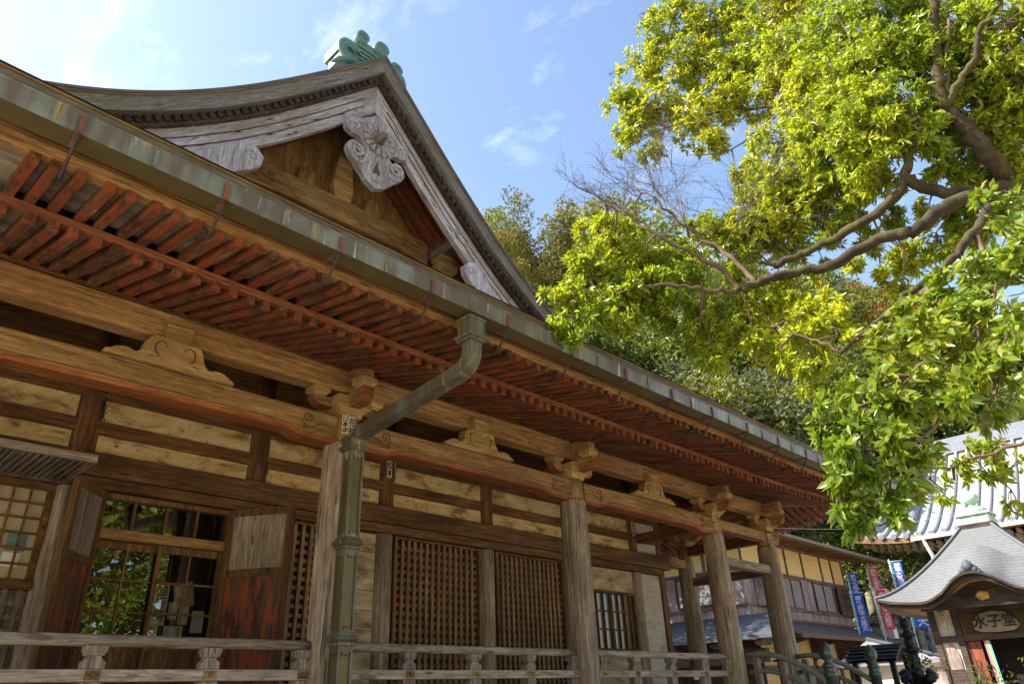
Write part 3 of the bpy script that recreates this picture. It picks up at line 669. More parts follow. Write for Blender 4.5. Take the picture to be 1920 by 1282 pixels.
for s in (-1, 1):
    arm(s, 0, .035, YR-.03, YR+.5, 'gable_roof_lip', 'roof_brown', HALL)
    arm(s, .036, .055, YR-.015, YR+.4, 'gable_copper_strip', 'copper_lip', HALL)
    arm(s, .056, .25, YR, YR+.45, 'gable_roof_edge', 'roof_edge', HALL)
    arm(s, .252, .37, YR+.13, YB+.3, 'verge_board', 'hall_trim', HALL)
    bb = arm(s, .372, .62, YB, YB+.10, 'barge_board', 'pale_x', HALL, lambda d: .372+.40-.05*min(1, d/3.5))
    T = bb.matrix_world; Ti = T.inverted(); k = MB(); rn = random.Random(4+s)
    for o_, y_, h_ in ((.50, YB-.018, .012), (.615, YB-.012, .010)):
        pts = [off(d, -o_) for d in DS[1:]]
        for p, q in zip(pts, pts[1:]):
            k.beam(Ti @ Vector((GX+s*p[0], YB-.006, p[1])), Ti @ Vector((GX+s*q[0], YB-.006, q[1])), .014, .010, up=(0, 1, 0))
    k.build('board_seam', 'carved_line', bb)
    k = MB()
    for i in range(26):
        d = rn.uniform(.3, 5); p = off(d, -rn.uniform(.42, .70)); ln = rn.uniform(.02, .12)
        c = Ti @ Vector((GX+s*p[0], YB-.001, p[1])); k.add([c+Vector((-ln, 0, 0)), c+Vector((0, -.004, .012)), c+Vector((ln, 0, 0)), c+Vector((0, -.004, -.010))], [(0, 1, 2, 3)])
    k.build('rot_hole', 'ink', bb, fix=False)
    k = MB()
    for i in range(54):
        d = .12+i*.1; p = off(d, -.25); q = off(d+.055, -.25); n = normal(d)
        a = [(GX+s*p[0], p[1]), (GX+s*q[0], q[1])]
        lo = [(x-s*n[0]*.085, z-n[1]*.085) for x, z in a]
        y0 = YR+.065+rn.uniform(0, .03)
        vs = [(a[0][0], y0, a[0][1]), (a[1][0], y0, a[1][1]), (lo[1][0], y0, lo[1][1]), (lo[0][0], y0, lo[0][1])]; vs += [(x, YB-.01, z) for x, _, z in vs]
        k.add(vs, [(0, 1, 2, 3), (7, 6, 5, 4), (0, 4, 5, 1), (1, 5, 6, 2), (2, 6, 7, 3), (3, 7, 4, 0)])
    k.build('verge_block', 'hall_trim', HALL)
    arm(s, .40, .43, YB+.11, YT+.1, 'gable_soffit', 'red_x', HALL)
    for j in range(4):
        arm(s, .44, .53, YB+.2+.2*j, YB+.27+.2*j, 'gable_rafter', 'red_x', HALL)
    # gable roof running back to the main ridge
    k = MB(); A = [(GX+s*d, YR, gz(d)) for d in DS]; Bk = [(GX+s*d, 9.0, gz(d)) for d in DS]; k.strip(A, Bk); k.build('gable_roof', 'roof_brown', HALL, fix=False)
# ---- pendant carving under the apex
za = off(0, 0)[1]-1.42
half = [(0, -.16), (.30, .10), (.50, .20), (.60, .33), (.57, .45), (.46, .50), (.36, .49), (.27, .55), (.23, .63), (.29, .68), (.36, .62), (.46, .63), (.53, .72), (.54, .83), (.48, .93), (.39, 1.0), (.33, 1.08), (.24, 1.16), (.18, 1.25), (.09, 1.29), (0, 1.34)]
poly = [(GX+u, za-v) for u, v in half]+[(GX-u, za-v) for u, v in reversed(half[1:-1])]
b = MB(); b.prism(poly, YB-.13, YB-.02); peg = b.build('gable_pendant', 'pale_z', HALL, .009)
b = MB(); yf = YB-.135
for s in (-1, 1):
    for c, r0, tn in (((.37, .80), .12, 1.35), ((.42, .34), .07, .9)):
        b.tube([(GX+s*x, yf, za-y) for x, y in [(c[0]+r0*(1-.8*i/24)*math.cos(.8+tn*6.28*i/24), c[1]-r0*(1-.8*i/24)*math.sin(.8+tn*6.28*i/24)) for i in range(25)]], [.024]*14+[.018]*11, 7)
    b.tube([(GX+s*u, yf, za-v) for u, v in ((.05, .78), (.10, .86), (.15, .98), (.13, 1.1), (.05, 1.18), (.0, 1.2))], .02, 7)
    b.tube([(GX+s*u, yf, za-v) for u, v in ((.20, .60), (.17, .72), (.22, .92), (.30, 1.0), (.40, .96), (.48, .86))], .02, 7)
    b.tube([(GX+s*u, yf, za-v) for u, v in ((.24, .16), (.40, .22), (.52, .33), (.48, .43), (.38, .43))], .018, 7)
b.build('relief_scroll', 'pale_z', peg)
for s in (-1, 1):
    for (u, v, a) in ((.27, .83, .035), (.36, .80, .03), (.42, .34, .025)):
        b = MB(); b.add([(GX+s*(u+a*math.cos(t)*(.8)), yf+.002, za-v-1.6*a*math.sin(t)) for t in [i*math.pi/5 for i in range(10)]], [tuple(range(10))]); b.build('pierced_hole', 'carved_line', peg)
b = MB(); b.add([(GX+u, yf+.002, za-v) for u, v in ((0, .80), (.02, .90), (.07, 1.02), (.05, 1.08), (0, 1.04), (-.05, 1.08), (-.07, 1.02), (-.02, .90))], [tuple(range(8))]); b.build('pierced_hole', 'carved_line', peg)
b = MB(); fc = za-.40
for i in range(14):
    a0 = i*2*math.pi/14; a1 = a0+2*math.pi/14*.82; am = (a0+a1)/2
    def pp(r, a, y): return (GX+r*math.cos(a), y, fc+r*math.sin(a))
    vs = [pp(.09, a0, yf-.02), pp(.09, a1, yf-.02), pp(.27, a1, yf-.03), pp(.30, am, yf-.03), pp(.27, a0, yf-.03), pp(.19, am, yf-.062)]
    b.add(vs, [(0, 5, 4), (0, 1, 5), (1, 2, 5), (2, 3, 5), (3, 4, 5)])
    bs = [pp(.27, a1, yf+.01), pp(.30, am, yf+.01), pp(.27, a0, yf+.01)]
    b.add([vs[2], vs[3], vs[4]]+bs, [(0, 3, 4, 1), (1, 4, 5, 2)])
b.build('rosette', 'pale_z', peg)
b = MB(); n = 6; vs = []
for r, y in ((.09, yf-.02), (.075, yf-.16), (.055, yf-.20)): vs += [(GX+r*math.cos(i*math.pi/3), y, fc+r*math.sin(i*math.pi/3)) for i in range(n)]
b.add(vs, [(i+k*n, (i+1) % n+k*n, (i+1) % n+(k+1)*n, i+(k+1)*n) for k in range(2) for i in range(n)]+[tuple(range(2*n, 3*n))]); b.build('peg', 'grey_y', peg)
# side carvings at the feet of the barge boards
for s, dd in ((-1, 2.0), (1, 2.15)):
    p = off(dd, -.70); x0, z0 = GX+s*p[0], p[1]
    pl = [(0, .06), (.30, -.22), (.62, -.52), (.58, -.66), (.2, -.62), (-.10, -.40), (-.24, -.26), (-.26, -.10), (-.16, .0)]
    b = MB(); b.prism([(x0+s*u, z0+v) for u, v in pl], YB-.06, YB+.06); o = b.build('side_pendant', 'pale_z', HALL, .012)
    k = MB(); k.tube([(x0+s*(-.10+a), YB-.062, z0-.16+c) for a, c in spiral((0, 0), .09, 1.1)], .014, 6); k.build('relief_scroll', 'pale_z', o)
# ---- gable wall, beam and brackets behind
b = MB()
for i in range(34):
    x0 = GX-4.2+i*.247
    b.box((x0+.003, YT, 6.6), (x0+.244, YT+.05, min(gz(abs(x0-GX)), gz(abs(x0+.247-GX)))-.4))
b.build('gable_planks', 'oak_z', HALL)
q = [aty(505, 312, YT-.12), aty(545, 372, YT-.12)]
zt_, zb_ = q[0].z-.1, q[1].z+.02
zt_ = 8.93; zb_ = 8.52
b = MB(); xs = [GX-1.75+3.5*i/20 for i in range(21)]
A = [(x, YT-.2, zt_-.05*((x-GX)/1.75)**2) for x in xs]; B = [(x, YT-.2, zb_-.09*((x-GX)/1.75)**4) for x in xs]
A2 = [(x, YT-.02, z) for x, _, z in A]; B2 = [(x, YT-.02, z) for x, _, z in B]
b.strip(B, A); b.strip(A, A2); b.strip(B2, B); b.add([A[0], A2[0], B2[0], B[0]], [(0, 1, 2, 3)]); b.add([A[-1], A2[-1], B2[-1], B[-1]], [(3, 2, 1, 0)])
gb = b.build('gable_beam', 'oak_x', HALL)
k = MB(); scroll_lines(k, GX-1.25, -1, 8.70, YT-.201); scroll_lines(k, GX+1.25, 1, 8.70, YT-.201); k.build('carved_line', 'carved_line', gb)
b = MB(); b.prism([(GX-.14, zt_), (GX+.14, zt_), (GX+.2, zt_+.3), (GX+.12, zt_+.9), (GX-.12, zt_+.9), (GX-.2, zt_+.3)], YT-.16, YT-.02); b.build('king_strut', 'carving', HALL, .01)
for s in (-1, 1):
    b = MB(); c = GX+s*.62
    b.prism([(c-.09, zt_-.01), (c+.09, zt_-.01), (c+.16, zt_+.16), (c+.13, zt_+.34), (c, zt_+.42), (c-.13, zt_+.34), (c-.16, zt_+.16)], YT-.1, YT-.02); b.build('carved_boss', 'oak_z', HALL, .02)
    b = MB(); x = GX+s*1.98; b.box((x-.16, YB+.15, 8.60), (x+.16, YT-.03, 8.86)); b.build('gable_purlin', 'grey_y', HALL, .015)
    b = MB(); bearing(b, x, YT-.35, 8.44, .30, .155); bearing(b, x, YT-.35, 8.22, .36, .2); b.build('gable_bracket', 'carving', HALL, .006)
    b = MB(); b.box((x-.4, YT-.2, 8.24), (x+.4, YT-.06, 8.42)); b.build('bracket_arm', 'oak_x', HALL, .01)
b = MB(); b.box((GX-2.6, YT-.12, 8.02), (GX+2.6, YT-.01, 8.19)); b.build('gable_tie', 'oak_x', HALL, .01)
for s in (-1, 0, 1):
    b = MB(); x = GX+s*.9; b.box((x-.14, YT-.13, 8.26), (x+.14, YT-.02, 8.46)); b.build('bearing_block', 'carving', HALL, .01)
    if s: b = MB(); b.box((GX+s*.14+(0 if s > 0 else -.6), YT-.04, 8.2), (GX+s*.14+(.6 if s > 0 else 0), YT-.012, 8.5)); b.build('gable_panel', 'pale_z', HALL)
# ---- copper ridge end tile and ridge
oy = YR+.42; ox, oz = GX, za+1.42
b = MB()
body = [(-.40, -.22), (-.54, .1), (-.50, .46), (-.34, .74), (.34, .74), (.50, .46), (.56, .1), (.40, -.22)]
b.prism([(ox+u, oz+v) for u, v in body], oy, oy+.3); on = b.build('ridge_end_tile', 'verdigris', HALL, .02)
b = MB()
for v, hw in ((.10, .33), (.22, .37), (.34, .38), (.46, .36)): b.box((ox-hw, oy-.05, oz+v), (ox+hw, oy-.002, oz+v+.055))
b.build('tile_moulding', 'verdigris', on, .01)
b = MB()
def discat(u, v, r, y0, y1):
    for (ra, ya, rb, yb_) in ((r*.98, y1, r, y0), (r, y0, r*.72, y0), (r*.72, y0, r*.70, y0+.06), (r*.70, y0+.06, .001, y0+.06)):
        n = 20; A = [(ox+u+ra*math.cos(6.2832*i/n), ya, oz+v+ra*math.sin(6.2832*i/n)) for i in range(n+1)]; Bq = [(ox+u+rb*math.cos(6.2832*i/n), yb_, oz+v+rb*math.sin(6.2832*i/n)) for i in range(n+1)]
        b.strip(A, Bq, 0, True)
for u, v, r in ((-.30, .76, .15), (.20, .78, .175), (.60, .46, .16)):
    discat(u, v, r, oy-.10, oy+.10)
b.build('tile_disc', 'verdigris', on)
b = MB()
for s in (-1, 1):
    for r0, w_ in ((.26, .05), (.19, .04), (.12, .035)):
        b.tube([(ox+s*(.58+r0*math.cos(a)), oy-.06, oz+.12+r0*math.sin(a)) for a in [(-.6+.115*i)*math.pi for i in range(14)]], [w_]*9+[w_*.8, w_*.7, w_*.6, w_*.5, w_*.4], 8)
    b.tube([(ox+s*.45, oy-.04, oz-.12), (ox+s*.62, oy-.08, oz-.2), (ox+s*.82, oy-.06, oz-.3), (ox+s*.95, oy-.02, oz-.45)], [.07, .09, .07, .03], 8)
    b.box((ox+s*.66-.13, oy+.0, oz+.14), (ox+s*.66+.13, oy+.62, oz+.38)); b.box((ox+s*.62-.12, oy+.0, oz-.12), (ox+s*.62+.12, oy+.5, oz+.10))
b.tube([(ox+.1+.1*math.cos(a), oy-.05, oz+.03+.1*math.sin(a)) for a in [i*math.pi/6 for i in range(10)]], .03, 7)
b.build('tile_scroll', 'verdigris', on)
b = MB()
on.scale = (.8, .8, .8); on.location = (ox*.2, oy*.2, (oz-.05)*.2)
b.box((ox-.3, oy+.3, oz-.12), (ox+.3, 8.6, oz+.30)); b.box((ox-.36, oy+.32, oz+.18), (ox+.36, 8.6, oz+.23)); b.tube([(ox, oy+.3, oz+.36), (ox, 8.6, oz+.36)], .12, 14); b.build('ridge', 'verdigris', HALL, .01)
b = MB()
for y in (3.0, 4.6): b.box((ox+.36, y, oz-.5), (ox+.75, y+.3, oz+.05))
b.build('ridge_clasp', 'verdigris', HALL, .02)

# ---- copper gutter on iron hooks, outlet and downpipe
G0, G1, GB, GT = -2.375, -2.20, 4.762, 4.922
b = MB(); n = 44; xs = [-9+20.7*i/n for i in range(n+1)]
def gl_(y, z): return [(x, y, z+dz(x)) for x in xs]
t_ = .006
b.strip(gl_(G0, GB), gl_(G0-.012, GT-.02)); b.strip(gl_(G0-.012, GT-.02), gl_(G0-.022, GT-.012)); b.strip(gl_(G0-.022, GT-.012), gl_(G0-.012, GT)); b.strip(gl_(G0-.012, GT), gl_(G0+t_, GT)); b.strip(gl_(G0+t_, GT), gl_(G0+t_, GB+t_))
b.strip(gl_(G1, GT-.03), gl_(G1, GB)); b.strip(gl_(G1-t_, GB+t_), gl_(G1-t_, GT-.03))
gut = b.build('gutter', 'copper_gutter', HALL, fix=False)
b = MB(); b.strip(gl_(G1, GB-.001), gl_(G0, GB-.001)); b.strip(gl_(G0, GB+t_), gl_(G1, GB+t_)); b.build('gutter_bottom', 'copper_olive', gut, fix=False)  # underside's shade and warm bounce light painted in as a browner copper
for i in range(13):
    b = MB(); x = -3.1+1.86*i*.5+.04; b.box((x-.012, G0-.018, GB+dz(x)), (x+.012, G0-.003, GT-.03+dz(x))); b.build('gutter_seam', 'copper_gutter', gut)
def hook_mesh(x):
    b = MB(); z = dz(x)
    b.box((-.016, G0-.024, GB-.004), (.016, G0-.014, GT-.035)); b.box((-.016, G0-.02, GB-.012), (.016, G0+.16, GB-.004))
    b.tube([(0, G0-.014, GB), (0, G0+.03, GB-.06), (.0, G0+.09, GB-.135), (.0, G0+.15, GB-.195), (.005, G0+.20, GB-.215), (.005, G0+.235, GB-.18), (.0, G0+.255, GB-.115), (0, G0+.29, GB-.085), (0, G0+.36, GB-.095), (0, G0+.43, GB-.11)], [.010, .010, .011, .012, .014, .014, .014, .014, .013, .012], 7, 1)
    o = b.build('gutter_hook', ['rust', 'rust_dark'], HALL); o.location = (x, 0, z); return o
hk = None
for k in range(-1, 15):
    x = -3.505+.93*k
    if hk is None: hk = hook_mesh(x)
    else:
        o = copy_of(hk, HALL); o.location = (x, 0, dz(x)); o.rotation_euler = (0, R(random.Random(k).uniform(-4, 4))*0, 0)
# outlet box, elbow and sloping pipe
def ring(mb, c, hw, hd, z0, z1): mb.box((c[0]-hw, c[1]-hd, z0), (c[0]+hw, c[1]+hd, z1))
ex, ey = -.17, -2.285
b = MB(); ring(b, (ex, ey), .105, .09, 4.705, 4.738); ring(b, (ex, ey), .092, .085, 4.56, 4.704); ring(b, (ex, ey), .112, .105, 4.525, 4.56); ring(b, (ex, ey), .10, .095, 4.495, 4.524)
outl = b.build('outlet_box', 'copper_pipe', HALL, .008)
path = []
for i in range(8):
    a = i/7*math.pi*.5*.92; path.append((ey+.17*(1-math.cos(a)), 4.495-.075-.16*math.sin(a)))
path = [(ey, 4.495), (ey, 4.45)]+path[1:]+[(-.50, 4.145), (-.44, 4.09)]
b = MB(); hw, hh = .068, .062; vs = []
for i, (y, z) in enumerate(path):
    p0 = path[max(0, i-1)]; p1 = path[min(len(path)-1, i+1)]; ty, tz = p1[0]-p0[0], p1[1]-p0[1]; l = math.hypot(ty, tz); ny, nz_ = -tz/l, ty/l
    x = ex+(-.10-ex)*min(1, max(0, (y-ey)/(1.85)))
    for sx, sn in ((-1, -1), (1, -1), (1, 1), (-1, 1)): vs.append((x+sx*hw, y+sn*hh*ny, z+sn*hh*nz_))
fs = [(i*4+k, i*4+(k+1) % 4, (i+1)*4+(k+1) % 4, (i+1)*4+k) for i in range(len(path)-1) for k in range(4)]
b.add(vs, fs); b.build('sloping_pipe', 'copper_pipe', HALL, .006)
dx_, dy_ = -.105, -.40
b = MB(); 
def fru(h0, z0, h1, z1):
    b.add([(dx_-h0, dy_-h0, z0), (dx_+h0, dy_-h0, z0), (dx_+h0, dy_+h0, z0), (dx_-h0, dy_+h0, z0), (dx_-h1, dy_-h1, z1), (dx_+h1, dy_-h1, z1), (dx_+h1, dy_+h1, z1), (dx_-h1, dy_+h1, z1)], [(0, 3, 2, 1), (4, 5, 6, 7), (0, 1, 5, 4), (1, 2, 6, 5), (2, 3, 7, 6), (3, 0, 4, 7)])
fru(.085, 4.02, .105, 4.09); fru(.105, 4.092, .105, 4.12); fru(.115, 3.985, .118, 4.018); fru(.1, 3.965, .115, 3.984)
dp = b.build('downpipe', 'copper_pipe', HALL, .006)
for z in (3.03, 2.165):
    b = MB(); fru(.095, z-.02, .118, z+.0); fru(.118, z+.001, .108, z+.03); fru(.1, z+.031, .088, z+.06); fru(.092, z-.055, .092, z-.021); b.build('pipe_collar', 'copper_pipe', dp, .006)
b = MB(); core = MB()
for z0, z1 in ((3.062, 3.964), (2.197, 2.974), (.1, 2.109)):
    h = .078; core.box((dx_-h+.016, dy_-h+.016, z0), (dx_+h-.016, dy_+h-.016, z1))
    for s in (-1, 1):      # raised borders that leave long pointed panels
        b.box((dx_+s*h-(.022 if s > 0 else 0), dy_-h, z0), (dx_+s*h+(.022 if s < 0 else 0), dy_-h+.0155, z1))
        b.box((dx_-h+.0005, dy_+s*h-(.022 if s > 0 else -.0157), z0), (dx_-h+.0155, dy_+s*h+(.026 if s < 0 else 0), z1))
    for zz, dr in ((z0, 1), (z1, -1)):
        for k_ in (0, 1):
            pl = [(-.056, 0), (.056, 0), (.056, dr*.05), (.035, dr*.055), (.02, dr*.085), (0, dr*.06), (-.02, dr*.085), (-.035, dr*.055), (-.056, dr*.05)]
            if k_ == 0: b.prism([(dx_+u, zz+v) for u, v in pl], dy_-h+.0005, dy_-h+.0155, 'xz')
            else: b.prism([(dy_+u, zz+v) for u, v in pl], dx_-h+.0005, dx_-h+.0155, 'yz')
b.build('pipe_shaft', 'copper_pipe', dp); core.build('recessed_panel', 'copper_olive', dp)
# ---- pasted votive slips on the posts
def slip(x, y, z, wd, ht, chars, parent, rotz=0, size=None):
    b = MB(); T = Matrix.Translation((x, y, z)) @ Matrix.Rotation(rotz, 4, 'Z')
    b.box((-wd/2, 0, -ht/2), (wd/2, .004, ht/2), 0, T); o = b.build('paper_slip', 'paper', parent)
    vs, fs = text_mesh(chars, size or wd*.95, True, .001, .012*wd); zs = [v[2] for v in vs]; k = ht*.92/(max(zs)-min(zs)); zc = (max(zs)+min(zs))/2
    b = MB(); b.add([T @ Vector((v[0]*min(1.1, k*1.2), -.002+v[1]*.3, -(v[2]-zc)*k*-1 if False else (v[2]-zc)*k)) for v in vs], fs); b.build('slip_writing', 'ink', o, fix=False)
def zflip(vs): return vs
slip(-.085, -.172, 4.345, .075, .22, '日本寺', COLS[1], R(-25)); slip(.0, -.176, 4.335, .075, .23, '相林', COLS[1], R(0))
slip(WX[4]-.03, YW-.168, 4.61, .085, .24, '松本', WPOST[4], 0); slip(WX[4]+.09, YW-.14, 4.60, .075, .24, '高橋', WPOST[4], R(40))
slip(WX[7]-.06, YW-.166, 4.52, .085, .25, '高村組', WPOST[7], R(-14)); slip(WX[7]+.08, YW-.145, 4.40, .07, .25, '白川', WPOST[7], R(40))
slip(7.8-.11, -.145, 4.33, .065, .22, '小野田', COLS[3], R(-40)); slip(9.864-.10, -.15, 4.26, .075, .26, '大和屋', COLS[4], R(-38))
for (wi, s, rz, ch, z) in ((2, .11, .55, '村上又八', 4.62), (3, .10, .6, '中村', 4.28)):
    vs, fs = text_mesh(ch, .1, True, .001, .001); T = Matrix.Translation((WX[wi]+s, YW-.125, z)) @ Matrix.Rotation(rz, 4, 'Z')
    b = MB(); b.add([T @ Vector(v) for v in vs], fs); b.build('brush_writing', 'ink', WPOST[wi], fix=False)
# ---- notices pinned behind the door glass
def notice(name, x, y, z, wd, ht, mat, label, body=None, tilt=0, rz=0, size=.1):
    T = Matrix.Translation((x, y, z)) @ Matrix.Rotation(rz, 4, 'Z') @ Matrix.Rotation(tilt, 4, 'Y')
    b = MB(); b.box((-wd/2, 0, -ht/2), (wd/2, .004, ht/2), 0, T); o = tag(b.build(name, mat), label, 'notice', 'papers behind the door glass')
    if body:
        vs, fs = text_mesh(body, size, True, .001, .001); k = MB(); k.add([T @ Vector((v[0], -.003+v[1], v[2])) for v in vs], fs); k.build('writing', 'ink', o, fix=False)
    return o
notice('notice_paper', -.985, 1.735, 2.66, .17, .42, 'paper', 'tall paper notice with bold brush writing behind the door glass', '御祈祷', 0, R(8), .13)
notice('notice_paper', -.74, 1.75, 2.77, .20, .26, 'paper_tan', 'tan paper notice with a small white slip behind the door glass', None, R(-12), R(-10))
notice('notice_paper', -.785, 1.742, 2.80, .09, .12, 'paper', 'small cream slip stuck on the tan notice', None, R(-12), R(-10))
notice('notice_paper', -.83, 1.75, 2.60, .095, .17, 'paper', 'narrow cream notice below the tan notice, left of a pair')
notice('notice_paper', -.71, 1.75, 2.58, .10, .22, 'paper_white', 'narrow white notice below the tan notice, right of a pair')
notice('notice_paper', -1.03, 1.742, 2.38, .15, .28, 'paper', 'torn edged cream notice low behind the door glass', '交通安全', 0, R(6), .05)
notice('notice_paper', -.80, 1.74, 2.33, .20, .24, 'paper_white', 'white calendar sheet with rows of small dates behind the glass')
notice('poster', -2.42, 1.715, 3.14, .16, .17, 'verdigris', 'small green poster behind the paper window grid')
notice('poster', -2.44, 1.715, 2.97, .15, .13, 'cloth_white', 'small white poster below a green one behind the paper window grid')
notice('notice_paper', -.555, 1.74, 2.50, .13, .22, 'paper_white', 'white notice at the right edge of the door glass')
# ================================================================== ground and hillside
simple('ground_gravel', (.60, .51, .37), .95, 0, .22, (.6, .6, .6), .3)
simple('hill_soil', (.06, .055, .025), 1, 0, .5, (.4, .4, .4), .5)
b = MB(); b.add([(-700, -700, 0), (700, -700, 0), (700, 700, 0), (-700, 700, 0)], [(0, 1, 2, 3)]); tag(b.build('ground', 'ground_gravel', fix=False), kind='structure')
def hill(x, y):
    s = x*.574+y*.819; k = 1/(1+math.exp(-(x-2)/5)); s2 = s-21
    h = .98*s2 if s2 > 0 else 0
    return h*(1 if h < 55 else 55/h)*k if h > 0 else -.3
b = MB(); rn = random.Random(2); nx, ny = 70, 70; vs = []
for j in range(ny+1):
    for i in range(nx+1):
        x = -10+150*i/nx; y = -20+150*j/ny; vs.append((x, y, hill(x, y)+(rn.uniform(-.5, .5) if hill(x, y) > .5 else 0)))
b.add(vs, [(j*(nx+1)+i, j*(nx+1)+i+1, (j+1)*(nx+1)+i+1, (j+1)*(nx+1)+i) for j in range(ny) for i in range(nx)], 0, True)
tag(b.build('hillside', 'hill_soil', fix=False), kind='structure')

# ================================================================== ochre two-storey house to the right
HS = thing('ochre_house', 'two storey timber house with ochre plaster and brown boards behind the hall columns', 'house')
HX0, HX1, HY = 20.4, 29.7, 6.0
b = MB(); b.box((HX0, HY, 5.62), (HX1, HY+8, 6.9)); b.build('upper_wall', 'ochre_wall', HS)
b = MB(); b.box((HX0+.02, HY+.02, 3.7), (HX1-.02, HY+8, 5.55)); b.build('board_wall', 'house_board', HS)
b = MB(); b.box((HX0+.03, HY+.03, 0), (HX1-.03, HY+8, 3.7)); b.build('lower_wall', 'ochre_wall', HS)
b = MB()
for z0, z1 in ((5.55, 5.64), (6.62, 6.76), (4.30, 4.39), (3.92, 4.0)): b.box((HX0-.04, HY-.05, z0), (HX1+.04, HY, z1)); b.box((HX0-.05, HY, z0), (HX0, HY+8, z1))
b.build('wall_trim', 'house_trim', HS)
for x in (HX0, 22.3, 24.0, 25.5, 27.3, 28.4, HX1-.14):
    b = MB(); b.box((x, HY-.035, 5.64), (x+.13, HY-.002, 6.62)); b.build('wall_stud', 'house_trim', HS)
for y in (7.4, 9.2, 11): b = MB(); b.box((HX0-.035, y, 5.64), (HX0-.002, y+.13, 6.62)); b.build('wall_stud', 'house_trim', HS)
b = MB()
for i in range(58): x = HX0+.16*i; b.box((x, HY-.008, 4.0), (x+.152, HY+.01, 4.30))
for x0, x1 in ((25.1, 26.15), (22.75, 23.2)):
    n = int((x1-x0)/.17)
    for i in range(n): b.box((x0+.17*i, HY-.009, 4.39), (x0+.17*i+.162, HY+.01, 5.55))
b.build('weather_board', 'house_board', HS)
def hwin(x0, x1, z0, z1, n=2, face='y', label=None):
    g = MB(); f = MB(); t_ = .07
    if face == 'y':
        g.box((x0, HY-.012, z0), (x1, HY-.004, z1)); o = g.build('window_pane', 'house_glass', HS)
        f.box((x0-t_, HY-.06, z0-t_), (x1+t_, HY-.003, z0)); f.box((x0-t_, HY-.06, z1), (x1+t_, HY-.003, z1+t_)); f.box((x0-t_, HY-.055, z0), (x0, HY-.003, z1)); f.box((x1, HY-.055, z0), (x1+t_, HY-.003, z1))
        for i in range(1, n): x = x0+(x1-x0)*i/n; f.box((x-.03, HY-.05, z0), (x+.03, HY-.013, z1))
    else:
        g.box((HX0-.012, x0, z0), (HX0-.004, x1, z1)); o = g.build('window_pane', 'house_glass', HS)
        f.box((HX0-.06, x0-t_, z0-t_), (HX0-.003, x1+t_, z0)); f.box((HX0-.06, x0-t_, z1), (HX0-.003, x1+t_, z1+t_)); f.box((HX0-.055, x0-t_, z0), (HX0-.003, x0, z1)); f.box((HX0-.055, x1, z0), (HX0-.003, x1+t_, z1))
        for i in range(1, n): x = x0+(x1-x0)*i/n; f.box((HX0-.05, x-.03, z0), (HX0-.013, x+.03, z1))
    f.build('window_frame', 'house_trim', o); return o
hwin(23.3, 25.0, 4.46, 5.48); hwin(26.25, 28.05, 4.46, 5.48); hwin(7.2, 8.7, 4.5, 5.45, 2, 'x'); hwin(9.3, 10.8, 4.5, 5.45, 2, 'x')
b = MB(); b.box((28.3, HY-.17, 4.36), (29.62, HY-.11, 4.44)); b.box((28.3, HY-.17, 5.44), (29.62, HY-.11, 5.52)); b.box((28.3, HY-.17, 4.44), (28.38, HY-.11, 5.44)); b.box((29.54, HY-.17, 4.44), (29.62, HY-.11, 5.44))
for i in range(8): x = 28.45+.145*i; b.box((x, HY-.155, 4.44), (x+.07, HY-.12, 5.44))
b.box((28.38, HY-.10, 4.44), (29.54, HY-.03, 5.44)); b.build('louvred_shutter', 'house_trim', HS)
b = MB(); b.box((21.2, HY-.42, 4.36), (22.5, HY-.01, 4.44)); b.box((21.2, HY-.42, 5.46), (22.5, HY-.01, 5.54)); b.box((21.2, HY-.40, 4.44), (21.27, HY-.01, 5.46))
b.box((22.43, HY-.40, 4.44), (22.5, HY-.01, 5.46)); b.box((21.27, HY-.36, 4.44), (22.43, HY-.03, 5.46)); o = b.build('bay_screen', 'house_board', HS)
b = MB()
for i in range(7): x = 21.32+.17*i; b.box((x, HY-.40, 4.44), (x+.025, HY-.362, 5.46))
for j in range(6): z = 4.56+.16*j; b.box((21.27, HY-.395, z), (22.43, HY-.366, z+.022))
b.build('screen_lattice', 'house_trim', o)
def slope_roof(name, parent, x0, x1, y0, z0, y1, z1, th, mat, hip0=0, hip1=0):
    b = MB(); n = Vector((0, -(z1-z0), (y1-y0))).normalized()*th
    A = [Vector((x0, y0, z0)), Vector((x1, y0, z0)), Vector((x1-hip1, y1, z1)), Vector((x0+hip0, y1, z1))]
    b.add([v for v in A]+[v-n for v in A], [(0, 1, 2, 3), (7, 6, 5, 4), (0, 4, 5, 1), (1, 5, 6, 2), (2, 6, 7, 3), (3, 7, 4, 0)]); return b.build(name, mat, parent)
e0, e1 = aty(1450, 1013, 4.7), aty(1655, 1058, 4.7)
EZ = 6.72
slope_roof('roof', HS, HX0-1.2, HX1+1.9, 4.7, EZ, 9.9, EZ+2.3, .10, 'roof_slate', 2.5, 2.5)
b = MB(); b.box((HX0-1.15, 4.72, EZ-.17), (HX1+1.85, 4.80, EZ-.075)); b.box((HX0-1.1, 4.64, EZ-.14), (HX1+1.8, 4.72, EZ-.03)); b.build('fascia', 'gutter_brown', HS)
b = MB(); b.add([(HX0-1.1, 4.8, EZ-.09), (HX1+1.8, 4.8, EZ-.09), (HX1, 6.0, EZ+.12), (HX0-1.1, 6.0, EZ+.12)], [(0, 1, 2, 3)]); b.build('eave_soffit', 'lath', HS, fix=False)
p = MB(); p.beam((0, 4.8, EZ-.14), (0, 6.0, EZ+.06), .06, .08); pr = p.build('eave_rafter', 'oak_y', HS); pr.location = (HX0-1, 0, 0)
for i in range(1, 40): copy_of(pr, HS, (HX0-1+.30*i, 0, 0))
